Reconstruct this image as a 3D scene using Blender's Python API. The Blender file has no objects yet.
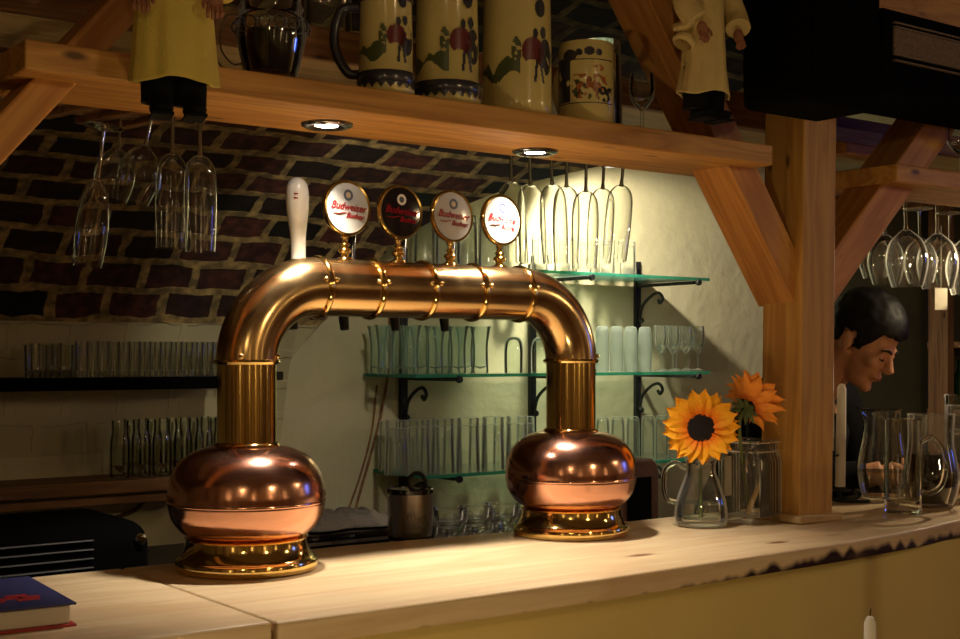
import bpy, bmesh, math, random
from mathutils import Vector, Matrix, noise
random.seed(7)
PI = math.pi
sc = bpy.context.scene
COL = sc.collection
# ------------------------------------------------------------------ survey
F = 1300.0; TH = math.atan2(.595, .804); HZ = 355.0
CT, ST = math.cos(TH), math.sin(TH)
ZC = 1.12                       # counter top height
CAM = Vector((-.906, -1.83, ZC + .33))
def ray(px, py):
    k = (px - 480) / F; h = (HZ - py) / F
    return Vector((k * CT + ST, -k * ST + CT, h))      # per metre of camera depth
def atY(px, py, y): r = ray(px, py); return CAM + r * ((y - CAM.y) / r.y)
def atX(px, py, x): r = ray(px, py); return CAM + r * ((x - CAM.x) / r.x)
def atZ(px, py, z): r = ray(px, py); return CAM + r * ((z - CAM.z) / r.z)
def Xat(px, y): return atY(px, 355, y).x
def Zat(px, py, y): return atY(px, py, y).z
# ------------------------------------------------------------------ materials
MATS = {}
def nodes(name):
    m = bpy.data.materials.new(name); m.use_nodes = True
    nt = m.node_tree; b = nt.nodes['Principled BSDF']
    MATS[name] = m
    return m, nt, b
def N(nt, t, **kw):
    n = nt.nodes.new(t)
    for k, v in kw.items():
        if k.startswith('i_'):
            n.inputs[k[2:].replace('_', ' ')].default_value = v
        else: setattr(n, k, v)
    return n
def L(nt, a, b): nt.links.new(a, b)
def ramp(nt, fac, stops):
    r = nt.nodes.new('ShaderNodeValToRGB')
    e = r.color_ramp.elements
    e[0].position, e[0].color = stops[0][0], (*stops[0][1], 1)
    e[1].position, e[1].color = stops[-1][0], (*stops[-1][1], 1)
    for p, c in stops[1:-1]:
        x = e.new(p); x.color = (*c, 1)
    L(nt, fac, r.inputs[0]); return r
def plain(name, col, rough=.5, metal=0, bump=0, bscale=60, vary=.12, vscale=8, spec=.5, coat=0):
    m, nt, b = nodes(name)
    b.inputs['Roughness'].default_value = rough; b.inputs['Metallic'].default_value = metal
    b.inputs['Specular IOR Level'].default_value = spec
    b.inputs['Coat Weight'].default_value = coat
    tc = N(nt, 'ShaderNodeTexCoord'); n = N(nt, 'ShaderNodeTexNoise', i_Scale=vscale, i_Detail=4.0)
    L(nt, tc.outputs['Object'], n.inputs['Vector'])
    lo = tuple(c * (1 - vary) for c in col); hi = tuple(min(1, c * (1 + vary)) for c in col)
    r = ramp(nt, n.outputs['Fac'], [(.3, lo), (.7, hi)])
    L(nt, r.outputs[0], b.inputs['Base Color'])
    if bump:
        n2 = N(nt, 'ShaderNodeTexNoise', i_Scale=bscale, i_Detail=5.0)
        L(nt, tc.outputs['Object'], n2.inputs['Vector'])
        bp = N(nt, 'ShaderNodeBump', i_Strength=bump, i_Distance=.01)
        L(nt, n2.outputs['Fac'], bp.inputs['Height']); L(nt, bp.outputs[0], b.inputs['Normal'])
    return m
def wood(name, a, bcol, rough=.5, gs=1.0, knots=True, spec=.4, dark=None, kscale=2.6):
    """grain runs along the object's local x"""
    m, nt, b = nodes(name)
    b.inputs['Roughness'].default_value = rough; b.inputs['Specular IOR Level'].default_value = spec
    tc = N(nt, 'ShaderNodeTexCoord')
    mp = N(nt, 'ShaderNodeMapping'); mp.inputs['Scale'].default_value = (1.1 * gs, 13 * gs, 13 * gs)
    L(nt, tc.outputs['Object'], mp.inputs['Vector'])
    n1 = N(nt, 'ShaderNodeTexNoise', i_Scale=1.6, i_Detail=3.0, i_Distortion=.6)
    L(nt, mp.outputs[0], n1.inputs['Vector'])
    mul = N(nt, 'ShaderNodeMath', operation='MULTIPLY'); mul.inputs[1].default_value = 9
    L(nt, n1.outputs['Fac'], mul.inputs[0])
    fr = N(nt, 'ShaderNodeMath', operation='PINGPONG'); fr.inputs[1].default_value = 1
    L(nt, mul.outputs[0], fr.inputs[0])
    mp2 = N(nt, 'ShaderNodeMapping'); mp2.inputs['Scale'].default_value = (5, 170, 170)
    L(nt, tc.outputs['Object'], mp2.inputs['Vector'])
    n2 = N(nt, 'ShaderNodeTexNoise', i_Scale=1.0, i_Detail=3.0)
    L(nt, mp2.outputs[0], n2.inputs['Vector'])
    mx = N(nt, 'ShaderNodeMix'); mx.inputs[0].default_value = .45
    L(nt, fr.outputs[0], mx.inputs[2]); L(nt, n2.outputs['Fac'], mx.inputs[3])
    r = ramp(nt, mx.outputs[0], [(.15, bcol), (.75, a)])
    col = r.outputs[0]
    if knots:
        mp3 = N(nt, 'ShaderNodeMapping'); mp3.inputs['Scale'].default_value = (2.2, 6, 6)
        L(nt, tc.outputs['Object'], mp3.inputs['Vector'])
        v = N(nt, 'ShaderNodeTexVoronoi', i_Scale=kscale); L(nt, mp3.outputs[0], v.inputs['Vector'])
        rk = ramp(nt, v.outputs['Distance'], [(.05, (1, 1, 1)), (.12, (0, 0, 0))])
        mk = N(nt, 'ShaderNodeMix', data_type='RGBA'); L(nt, rk.outputs[0], mk.inputs[0])
        L(nt, col, mk.inputs[6]); d = dark or tuple(c * .3 for c in bcol)
        mk.inputs[7].default_value = (*d, 1); col = mk.outputs[2]
    L(nt, col, b.inputs['Base Color'])
    bp = N(nt, 'ShaderNodeBump', i_Strength=.25, i_Distance=.004)
    L(nt, mx.outputs[0], bp.inputs['Height']); L(nt, bp.outputs[0], b.inputs['Normal'])
    return m, nt, b, col, tc
def metal(name, col, rough=.1, scratch=.06, dirt=.15):
    m, nt, b = nodes(name)
    b.inputs['Metallic'].default_value = 1
    tc = N(nt, 'ShaderNodeTexCoord'); n = N(nt, 'ShaderNodeTexNoise', i_Scale=22.0, i_Detail=6.0)
    L(nt, tc.outputs['Object'], n.inputs['Vector'])
    r = ramp(nt, n.outputs['Fac'], [(.35, (rough,) * 3), (.75, (rough + scratch,) * 3)])
    L(nt, r.outputs[0], b.inputs['Roughness'])
    n3 = N(nt, 'ShaderNodeTexNoise', i_Scale=6.0, i_Detail=4.0); L(nt, tc.outputs['Object'], n3.inputs['Vector'])
    r2 = ramp(nt, n3.outputs['Fac'], [(.35, tuple(c * (1 - dirt) for c in col)), (.65, col)])
    L(nt, r2.outputs[0], b.inputs['Base Color'])
    return m
def emis(name, col, s):
    m = bpy.data.materials.new(name); m.use_nodes = True; nt = m.node_tree; nt.nodes.clear(); MATS[name] = m
    o = N(nt, 'ShaderNodeOutputMaterial'); e = N(nt, 'ShaderNodeEmission'); e.inputs[0].default_value = (*col, 1); e.inputs[1].default_value = s
    L(nt, e.outputs[0], o.inputs[0]); return m
def thin_glass(name, tint=(.96, .98, .96), refl=1.0, body=.0, bodycol=(.8, .85, .8), edge=.0, dark=.55, rough=.03):
    """a thin pane or wall of clear glass: light goes straight through, grazing parts mirror and gather light"""
    m = bpy.data.materials.new(name); m.use_nodes = True; nt = m.node_tree; nt.nodes.clear()
    MATS[name] = m
    out = N(nt, 'ShaderNodeOutputMaterial'); tr = N(nt, 'ShaderNodeBsdfTransparent'); gl = N(nt, 'ShaderNodeBsdfGlossy')
    gl.inputs[0].default_value = (1, 1, 1, 1); gl.inputs['Roughness'].default_value = rough
    fr = N(nt, 'ShaderNodeLayerWeight'); fr.inputs[0].default_value = .25
    lw = N(nt, 'ShaderNodeLayerWeight'); lw.inputs[0].default_value = .5
    rc = ramp(nt, lw.outputs['Facing'], [(.65, tint), (.99, tuple(c * dark for c in tint))])
    L(nt, rc.outputs[0], tr.inputs[0])
    mu = N(nt, 'ShaderNodeMath', operation='MULTIPLY'); mu.inputs[1].default_value = refl; mu.use_clamp = True
    L(nt, fr.outputs['Fresnel'], mu.inputs[0])
    mx = N(nt, 'ShaderNodeMixShader'); L(nt, mu.outputs[0], mx.inputs[0]); L(nt, tr.outputs[0], mx.inputs[1]); L(nt, gl.outputs[0], mx.inputs[2])
    last = mx.outputs[0]
    if body or edge:
        df = N(nt, 'ShaderNodeBsdfDiffuse'); df.inputs[0].default_value = (*bodycol, 1)
        tl = N(nt, 'ShaderNodeBsdfTranslucent'); tl.inputs[0].default_value = (*bodycol, 1)
        ad = N(nt, 'ShaderNodeMixShader'); ad.inputs[0].default_value = .5; L(nt, df.outputs[0], ad.inputs[1]); L(nt, tl.outputs[0], ad.inputs[2])
        re = ramp(nt, lw.outputs['Facing'], [(.6, (body,) * 3), (.93, (max(body, edge),) * 3)])
        m2 = N(nt, 'ShaderNodeMixShader'); L(nt, re.outputs[0], m2.inputs[0])
        L(nt, last, m2.inputs[1]); L(nt, ad.outputs[0], m2.inputs[2]); last = m2.outputs[0]
    L(nt, last, out.inputs[0])
    return m

def petal_mat(name, c0, c1):
    m = plain(name, c1, .6, bump=.25, bscale=120, spec=.15); nt = m.node_tree; b = nt.nodes['Principled BSDF']
    tc = N(nt, 'ShaderNodeTexCoord'); sx = N(nt, 'ShaderNodeSeparateXYZ'); L(nt, tc.outputs['Object'], sx.inputs[0])
    n = N(nt, 'ShaderNodeTexNoise', i_Scale=70.0); L(nt, tc.outputs['Object'], n.inputs['Vector'])
    a1 = N(nt, 'ShaderNodeMath', operation='MULTIPLY_ADD'); L(nt, n.outputs['Fac'], a1.inputs[0]); a1.inputs[1].default_value = .030; L(nt, sx.outputs['X'], a1.inputs[2])
    mr = N(nt, 'ShaderNodeMapRange'); L(nt, a1.outputs[0], mr.inputs[0]); mr.inputs[1].default_value = .018; mr.inputs[2].default_value = .055
    r = ramp(nt, mr.outputs[0], [(0, c0), (.8, c1)]); L(nt, r.outputs[0], b.inputs['Base Color'])
wood('shelf_wood', (.62, .32, .075), (.40, .175, .035), .5)
wood('post_wood', (.60, .34, .085), (.44, .22, .045), .55)
wood('brace_wood', (.64, .31, .08), (.46, .19, .045), .55)
wood('old_wood', (.30, .15, .06), (.16, .07, .03), .6)
wood('pale_wood', (.62, .45, .22), (.45, .30, .13), .6, knots=False)
M_brick = None
metal('brass', (.83, .56, .20), .10); metal('gold_brass', (.88, .64, .24), .09, .05)
metal('pipe_copper', (.80, .55, .26), .16, .10, .25); metal('copper', (.84, .45, .32), .15, .08)
metal('chrome', (.75, .75, .78), .08); metal('steel', (.86, .78, .70), .26)
plain('black_plastic', (.004, .004, .004), .5, spec=.3); plain('black_matte', (.003, .003, .003), .9, spec=.03)
plain('black_iron', (.012, .011, .010), .55, bump=.2)
plain('black_gloss', (.006, .006, .007), .08, coat=.5)
plain('enamel_white', (.43, .415, .36), .12, coat=.6, vary=.02); plain('enamel_black', (.012, .008, .008), .1, coat=.6)
plain('handle_cream', (.80, .77, .66), .16, coat=.6, vary=.03)
plain('red_ink', (.24, .004, .008), .6, spec=.1, vary=.05); plain('grey_ink', (.07, .075, .09), .4); plain('blue_ink', (.05, .06, .22), .4)
plain('ceramic_cream', (.68, .57, .23), .18, coat=.7, vary=.06); plain('ceramic_blue', (.035, .035, .05), .25, coat=.5)
plain('ceramic_maroon', (.14, .015, .02), .3); plain('ceramic_brown', (.10, .05, .025), .25, coat=.4)
plain('ceramic_green', (.07, .09, .03), .3); plain('ceramic_orange', (.42, .14, .04), .3)
plain('robe_cloth', (.70, .55, .11), .9, bump=.3, bscale=300, vary=.08); plain('robe_cream', (.66, .52, .22), .9, bump=.3, bscale=250, vary=.12)
plain('doll_skin', (.30, .12, .06), .6); plain('skin', (.58, .27, .14), .5, bump=.08, bscale=120, vary=.10, vscale=14)
plain('hair', (.004, .003, .003), .6, spec=.25); plain('black_cloth', (.005, .005, .006), .95, spec=.15)
plain('lip', (.30, .09, .06), .5)
plain('candle_wax', (.80, .76, .62), .35, vary=.04); plain('paper', (.72, .66, .52), .8, vary=.05)
plain('book_blue', (.045, .05, .16), .35, vary=.2); plain('book_red', (.45, .03, .03), .4)
plain('grey_cloth', (.30, .28, .24), .95, bump=.5, bscale=90)
plain('leather', (.11, .045, .022), .5, bump=.3, bscale=150)
petal_mat('petal', (.85, .13, .008), (1.0, .46, .02)); petal_mat('petal_orange', (.70, .11, .012), (.98, .36, .05))
plain('seed', (.010, .005, .004), .9, bump=1, bscale=500); plain('leaf_green', (.10, .13, .03), .6, vary=.3)
plain('water_stem', (.12, .12, .04), .6)
plain('grille', (.20, .14, .07), .7, bump=.6, bscale=350, vary=.35, vscale=240)
plain('dark_liquid', (.002, .0012, .001), .05, coat=.5); plain('floor_tile', (.16, .10, .06), .5, vary=.2, vscale=3)
plain('front_plaster', (.62, .48, .16), .8, bump=.12, bscale=30, vary=.08, vscale=3)
plain('room_wall', (.46, .36, .20), .9, bump=.2, bscale=18); plain('ceiling_plaster', (.30, .22, .12), .9, bump=.2, bscale=18)
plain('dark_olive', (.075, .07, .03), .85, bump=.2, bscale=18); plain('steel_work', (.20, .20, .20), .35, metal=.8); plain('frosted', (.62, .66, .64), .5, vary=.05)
plain('bottle_green', (.02, .10, .03), .1, coat=.5)
thin_glass('glass_clear', refl=1.3, edge=.45, dark=.85, bodycol=(.9, .92, .85)); thin_glass('glass_green', (.96, .99, .97), body=.06, edge=.35, dark=.85, bodycol=(.62, .88, .70), refl=1.2)
thin_glass('glass_shelf', (.93, .98, .95), body=.08, bodycol=(.22, .55, .42))
thin_glass('glass_shelf_edge', (.35, .75, .62), body=.45, bodycol=(.12, .50, .36))
thin_glass('glass_hazy', (.97, .98, .96), body=.045, edge=.42, dark=.85, bodycol=(.88, .90, .80), refl=1.3)
thin_glass('glass_frost', (.85, .88, .86), body=.28, edge=.5, dark=.8, bodycol=(.85, .88, .82))
thin_glass('glass_bright', (.985, .99, .98), refl=2.2, edge=.55, body=.015, bodycol=(.95, .93, .85), dark=.85)
thin_glass('glass_smoky', (.94, .95, .92), refl=2.0, edge=.0, dark=.35)
thin_glass('glass_dim', (.97, .98, .96), refl=2.4, edge=.5, bodycol=(.9, .9, .8), dark=.6)
thin_glass('water', (.93, .95, .90), refl=.8)
def solid_glass(name, col=(1, 1, 1), ior=1.45):
    m = bpy.data.materials.new(name); m.use_nodes = True; nt = m.node_tree; nt.nodes.clear(); MATS[name] = m
    o = N(nt, 'ShaderNodeOutputMaterial'); g = N(nt, 'ShaderNodeBsdfGlass'); g.inputs['Color'].default_value = (*col, 1)
    g.inputs['Roughness'].default_value = 0; g.inputs['IOR'].default_value = ior
    L(nt, g.outputs[0], o.inputs[0])
solid_glass('glass_solid', (.99, .995, .985)); plain('amber', (.85, .34, .02), .15, coat=.5)
emis('tube_glow', (1.0, .72, .36), 5); emis('lamp_disc', (1.0, .93, .88), 60); emis('warm_bulb', (1.0, .68, .30), 22); emis('blue_screen', (.10, .18, 1.0), 6)

# plaster of the niche and vault bricks
def mk_plaster():
    m, nt, b = nodes('plaster')
    b.inputs['Roughness'].default_value = .85
    tc = N(nt, 'ShaderNodeTexCoord'); n = N(nt, 'ShaderNodeTexNoise', i_Scale=3.0, i_Detail=6.0)
    L(nt, tc.outputs['Object'], n.inputs['Vector'])
    r = ramp(nt, n.outputs['Fac'], [(.3, (.54, .485, .29)), (.7, (.62, .565, .36))])
    L(nt, r.outputs[0], b.inputs['Base Color'])
    n2 = N(nt, 'ShaderNodeTexNoise', i_Scale=16.0, i_Detail=6.0); L(nt, tc.outputs['Object'], n2.inputs['Vector'])
    bp = N(nt, 'ShaderNodeBump', i_Strength=.35, i_Distance=.02); L(nt, n2.outputs['Fac'], bp.inputs['Height']); L(nt, bp.outputs[0], b.inputs['Normal'])
mk_plaster()
def mk_brick():
    m, nt, b = nodes('vault_brick')
    b.inputs['Roughness'].default_value = .8
    uv = N(nt, 'ShaderNodeUVMap'); uv.uv_map = 'UVMap'
    nz = N(nt, 'ShaderNodeTexNoise', i_Scale=9.0, i_Detail=2.0); L(nt, uv.outputs[0], nz.inputs['Vector'])
    sub = N(nt, 'ShaderNodeVectorMath', operation='SUBTRACT'); sub.inputs[1].default_value = (.5, .5, .5); L(nt, nz.outputs['Color'], sub.inputs[0])
    sca = N(nt, 'ShaderNodeVectorMath', operation='SCALE'); sca.inputs['Scale'].default_value = .040; L(nt, sub.outputs[0], sca.inputs[0])
    add = N(nt, 'ShaderNodeVectorMath', operation='ADD'); L(nt, uv.outputs[0], add.inputs[0]); L(nt, sca.outputs[0], add.inputs[1])
    br = N(nt, 'ShaderNodeTexBrick'); br.offset = .5
    br.inputs['Scale'].default_value = 1; br.inputs['Brick Width'].default_value = .158; br.inputs['Row Height'].default_value = .098
    br.inputs['Mortar Size'].default_value = .0140; br.inputs['Mortar Smooth'].default_value = .25; br.inputs['Bias'].default_value = -.1
    br.inputs['Color1'].default_value = (.006, .005, .004, 1); br.inputs['Color2'].default_value = (.12, .035, .022, 1)
    br.inputs['Mortar'].default_value = (.36, .26, .105, 1)
    L(nt, add.outputs[0], br.inputs['Vector'])
    n3 = N(nt, 'ShaderNodeTexNoise', i_Scale=30.0, i_Detail=5.0); L(nt, uv.outputs[0], n3.inputs['Vector'])
    rr = ramp(nt, n3.outputs['Fac'], [(.40, (.35, .35, .35)), (.68, (1.7, 1.6, 1.4))])
    mm = N(nt, 'ShaderNodeMix', data_type='RGBA', blend_type='MULTIPLY'); mm.inputs[0].default_value = .8
    L(nt, br.outputs['Color'], mm.inputs[6]); L(nt, rr.outputs[0], mm.inputs[7])
    # plaster below the first course
    sx = N(nt, 'ShaderNodeSeparateXYZ'); L(nt, uv.outputs[0], sx.inputs[0])
    gt = N(nt, 'ShaderNodeMath', operation='GREATER_THAN'); L(nt, sx.outputs['Y'], gt.inputs[0]); gt.inputs[1].default_value = .386
    m2 = N(nt, 'ShaderNodeMix', data_type='RGBA'); L(nt, gt.outputs[0], m2.inputs[0]); m2.inputs[6].default_value = (.52, .465, .27, 1); L(nt, mm.outputs[2], m2.inputs[7])
    L(nt, m2.outputs[2], b.inputs['Base Color'])
    bp = N(nt, 'ShaderNodeBump', i_Strength=.5, i_Distance=.01); bp.invert = True
    L(nt, br.outputs['Fac'], bp.inputs['Height']); L(nt, bp.outputs[0], b.inputs['Normal'])
mk_brick()
def mk_counter():
    m, nt, b, col, tc = wood('counter_wood', (.68, .52, .30), (.58, .41, .22), .42, .8, knots=True, dark=(.20, .09, .04), kscale=1.5)
    sx = N(nt, 'ShaderNodeSeparateXYZ'); L(nt, tc.outputs['Object'], sx.inputs[0])
    # scorched scallops along the front edge (object y = distance from the front edge)
    nv = N(nt, 'ShaderNodeCombineXYZ'); L(nt, sx.outputs['X'], nv.inputs[0])
    nn = N(nt, 'ShaderNodeTexNoise', i_Scale=24.0, i_Detail=1.0); L(nt, nv.outputs[0], nn.inputs['Vector'])
    mr = N(nt, 'ShaderNodeMapRange'); L(nt, sx.outputs['X'], mr.inputs[0]); mr.inputs[1].default_value = .45; mr.inputs[2].default_value = 1.0; mr.inputs[3].default_value = -.26; mr.inputs[4].default_value = .42
    s1 = N(nt, 'ShaderNodeMath', operation='ADD'); L(nt, nn.outputs['Fac'], s1.inputs[0]); L(nt, mr.outputs[0], s1.inputs[1])
    # depth below the top: burn is on the lower half of the edge face
    mz = N(nt, 'ShaderNodeMapRange'); L(nt, sx.outputs['Z'], mz.inputs[0]); mz.inputs[1].default_value = -.038; mz.inputs[2].default_value = 0; mz.inputs[3].default_value = .30; mz.inputs[4].default_value = -.50
    s2 = N(nt, 'ShaderNodeMath', operation='ADD'); L(nt, s1.outputs[0], s2.inputs[0]); L(nt, mz.outputs[0], s2.inputs[1])
    my = N(nt, 'ShaderNodeMapRange'); L(nt, sx.outputs['Y'], my.inputs[0]); my.inputs[1].default_value = .005; my.inputs[2].default_value = .04; my.inputs[3].default_value = 0; my.inputs[4].default_value = -.3
    s3 = N(nt, 'ShaderNodeMath', operation='ADD'); L(nt, s2.outputs[0], s3.inputs[0]); L(nt, my.outputs[0], s3.inputs[1])
    rb = ramp(nt, s3.outputs[0], [(.50, (0, 0, 0)), (.72, (1, 1, 1))])
    mk = N(nt, 'ShaderNodeMix', data_type='RGBA'); L(nt, rb.outputs[0], mk.inputs[0]); L(nt, col, mk.inputs[6]); mk.inputs[7].default_value = (.02, .006, .004, 1)
    # worn orange-ish stains
    ns = N(nt, 'ShaderNodeTexNoise', i_Scale=3.5, i_Detail=5.0); L(nt, tc.outputs['Object'], ns.inputs['Vector'])
    rs = ramp(nt, ns.outputs['Fac'], [(.55, (0, 0, 0)), (.72, (.55, .55, .55))])
    mk2 = N(nt, 'ShaderNodeMix', data_type='RGBA'); L(nt, rs.outputs[0], mk2.inputs[0]); L(nt, mk.outputs[2], mk2.inputs[6]); mk2.inputs[7].default_value = (.52, .29, .12, 1)
    L(nt, mk2.outputs[2], b.inputs['Base Color'])
mk_counter()
# ------------------------------------------------------------------ mesh helpers
def link(name, me, mat, parent=None, loc=None):
    o = bpy.data.objects.new(name, me); COL.objects.link(o)
    if mat is not None and not me.materials:
        for mm in (mat if isinstance(mat, (list, tuple)) else [mat]): me.materials.append(MATS[mm])
    if parent: o.parent = parent
    if loc is not None: o.location = loc
    return o
def obj(name, bm, mat, parent=None, loc=None, smooth=True, sub=0, angle=40):
    bmesh.ops.recalc_face_normals(bm, faces=bm.faces)
    me = bpy.data.meshes.new(name); bm.to_mesh(me); bm.free()
    if smooth:
        me.shade_smooth()
        try: me.set_sharp_from_angle(angle=math.radians(angle))
        except Exception: pass
    o = link(name, me, mat, parent, loc)
    if sub:
        s = o.modifiers.new('sub', 'SUBSURF'); s.levels = sub; s.render_levels = sub
    return o
def bevel(o, w, seg=2):
    b = o.modifiers.new('bevel', 'BEVEL'); b.width = w; b.segments = seg; b.limit_method = 'ANGLE'; b.angle_limit = math.radians(40); return o
def tag(o, label=None, cat=None, group=None, kind=None):
    if label: o['label'] = label
    if cat: o['category'] = cat
    if group: o['group'] = group
    if kind: o['kind'] = kind
    return o
def thing(name, label, cat, loc=(0, 0, 0), rz=0, group=None):
    o = bpy.data.objects.new(name, None); COL.objects.link(o); o.location = loc; o.rotation_euler = (0, 0, rz)
    o.empty_display_size = .05
    return tag(o, label, cat, group)
def dup(o, loc=None, rot=None, label=None, scale=None, parent=None):
    c = o.copy(); COL.objects.link(c)
    if parent is not None: c.parent = parent
    for ch in o.children: dup(ch, parent=c)
    if loc is not None: c.location = loc
    if rot is not None: c.rotation_euler = rot
    if scale is not None: c.scale = scale
    if label: c['label'] = label
    return c
def add_box(bm, c, s, mtx=None, mi=0):
    vs = []
    for dx in (-.5, .5):
        for dy in (-.5, .5):
            for dz in (-.5, .5):
                v = Vector((c[0] + dx * s[0], c[1] + dy * s[1], c[2] + dz * s[2]))
                if mtx: v = mtx @ v
                vs.append(bm.verts.new(v))
    for f in ((0, 1, 3, 2), (4, 6, 7, 5), (0, 4, 5, 1), (2, 3, 7, 6), (0, 2, 6, 4), (1, 5, 7, 3)):
        bm.faces.new([vs[i] for i in f]).material_index = mi
def box(name, c, s, mat, parent=None, bw=0, loc=None):
    bm = bmesh.new(); add_box(bm, c, s); o = obj(name, bm, mat, parent, loc, smooth=False)
    if bw: bevel(o, bw)
    return o
def add_lathe(bm, prof, seg=32, mtx=None, cap0=False, cap1=False, closed=False, mi=0, sx=1, sy=1):
    rings = []
    for r, z in prof:
        if r < 1e-5:
            v = Vector((0, 0, z)); rings.append([bm.verts.new(mtx @ v if mtx else v)])
        else:
            rr = []
            for i in range(seg):
                a = 2 * PI * i / seg; v = Vector((r * sx * math.cos(a), r * sy * math.sin(a), z))
                rr.append(bm.verts.new(mtx @ v if mtx else v))
            rings.append(rr)
    pairs = list(zip(rings[:-1], rings[1:]))
    if closed: pairs.append((rings[-1], rings[0]))
    for a, b in pairs:
        if len(a) == 1 and len(b) == 1: continue
        for i in range(seg):
            j = (i + 1) % seg
            if len(a) == 1: f = bm.faces.new((a[0], b[j], b[i]))
            elif len(b) == 1: f = bm.faces.new((a[i], a[j], b[0]))
            else: f = bm.faces.new((a[i], a[j], b[j], b[i]))
            f.material_index = mi
    if cap0 and len(rings[0]) > 1: bm.faces.new(rings[0][::-1]).material_index = mi
    if cap1 and len(rings[-1]) > 1: bm.faces.new(rings[-1]).material_index = mi
def lathe(name, prof, mat, parent=None, seg=32, loc=None, cap0=False, cap1=False, closed=False, mtx=None, angle=40, sx=1, sy=1):
    bm = bmesh.new(); add_lathe(bm, prof, seg, mtx, cap0, cap1, closed, sx=sx, sy=sy); return obj(name, bm, mat, parent, loc, angle=angle)
def add_tube(bm, pts, rad, seg=10, caps=True, mi=0, flat=1.0):
    pts = [Vector(p) for p in pts]; n = len(pts)
    rs = rad if isinstance(rad, (list, tuple)) else [rad] * n
    t0 = (pts[1] - pts[0]).normalized()
    up = Vector((0, 0, 1)) if abs(t0.z) < .9 else Vector((0, 1, 0))
    nrm = (up - t0 * up.dot(t0)).normalized(); rings = []
    for i, p in enumerate(pts):
        t = (pts[min(i + 1, n - 1)] - pts[max(i - 1, 0)]).normalized()
        nrm = (nrm - t * nrm.dot(t)).normalized(); bn = t.cross(nrm)
        rings.append([bm.verts.new(p + nrm * rs[i] * math.cos(2 * PI * k / seg) + bn * rs[i] * flat * math.sin(2 * PI * k / seg)) for k in range(seg)])
    for a, b in zip(rings[:-1], rings[1:]):
        for i in range(seg):
            j = (i + 1) % seg; bm.faces.new((a[i], a[j], b[j], b[i])).material_index = mi
    if caps:
        bm.faces.new(rings[0][::-1]).material_index = mi; bm.faces.new(rings[-1]).material_index = mi
def tube(name, pts, rad, mat, parent=None, seg=10, loc=None, flat=1.0):
    bm = bmesh.new(); add_tube(bm, pts, rad, seg, flat=flat); return obj(name, bm, mat, parent, loc)
def add_ball(bm, c, r, seg=16, s=(1, 1, 1), mtx=None):
    M = Matrix.Translation(c) @ Matrix.Diagonal((r * s[0], r * s[1], r * s[2], 1))
    if mtx: M = mtx @ M
    bmesh.ops.create_uvsphere(bm, u_segments=seg, v_segments=max(6, seg // 2 + 2), radius=1, matrix=M)
def spline(pts, n=8):
    P = [Vector(p) for p in pts]; P = [P[0] * 2 - P[1]] + P + [P[-1] * 2 - P[-2]]; out = []
    for i in range(1, len(P) - 2):
        a, b, c, d = P[i - 1:i + 3]
        for k in range(n):
            t = k / n
            out.append(.5 * ((2 * b) + (c - a) * t + (2 * a - 5 * b + 4 * c - d) * t * t + (3 * b - a - 3 * c + d) * t ** 3))
    out.append(P[-2]); return out
def sprof(pts, n=5): return [(max(0, p.x), p.y) for p in spline([(a, b, 0) for a, b in pts], n)]
def timber(name, p0, p1, w, h, mat, parent=None, up=Vector((0, 1, 0)), bw=.003, ext=None):
    """squared beam along p0->p1; h measured across in the plane normal to up, w along up"""
    p0, p1 = Vector(p0), Vector(p1); x = (p1 - p0).normalized(); y = (up - x * up.dot(x)).normalized(); z = x.cross(y)
    Lh = (p1 - p0).length
    bm = bmesh.new(); add_box(bm, (Lh / 2, 0, 0), (Lh, w, h))
    o = obj(name, bm, mat, parent, smooth=False)
    M = Matrix((x, y, z)).transposed().to_4x4(); M.translation = p0; o.matrix_basis = (parent.matrix_basis.inverted() @ M) if parent else M
    if bw: bevel(o, bw)
    return o
# ------------------------------------------------------------------ room
YW = 1.77; X0, X1, Y0 = -3.2, 5.2, -4.6
fl = box('floor', (1, -1.4, -.05), (X1 - X0, 6.6, .1), 'floor_tile'); tag(fl, kind='structure')
for nm, c, s, mt in (('wall_front', (1, Y0 - .05, 1.5), (X1 - X0, .1, 3), 'room_wall'), ('wall_left', (X0 - .05, -1.4, 1.5), (.1, 6.5, 3), 'room_wall'),
                     ('wall_right', (X1 + .05, -1.4, 1.5), (.1, 6.5, 3), 'room_wall'), ('ceiling', (1, -2.55, 3.05), (X1 - X0, 4.4, .1), 'ceiling_plaster')):
    tag(box(nm, c, s, mt), kind='structure')
k_ = 1  # dark posts and wainscot added to reflect as stripes in the brass columns
for i in range(9):
    k_ += 1; x = X0 + .5 + i * .95
    tag(box('trim_%d' % k_, (x, Y0 + .05, 1.5), (.34 if i % 2 else .2, .1, 3.0), 'old_wood'), kind='structure')
for i in range(5):
    k_ += 1; tag(box('trim_%d' % k_, (X0 + .05, -4.1 + i * .95, 1.5), (.1, .36 if i % 2 else .22, 3.0), 'old_wood'), kind='structure')
for i in range(5):
    k_ += 1; tag(box('trim_%d' % k_, (X1 - .05, -4.1 + i * .95, 1.5), (.1, .30, 3.0), 'old_wood'), kind='structure')
k_ += 1; tag(box('trim_%d' % k_, (1, Y0 + .03, .5), (X1 - X0, .06, 1.0), 'old_wood'), kind='structure')
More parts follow.
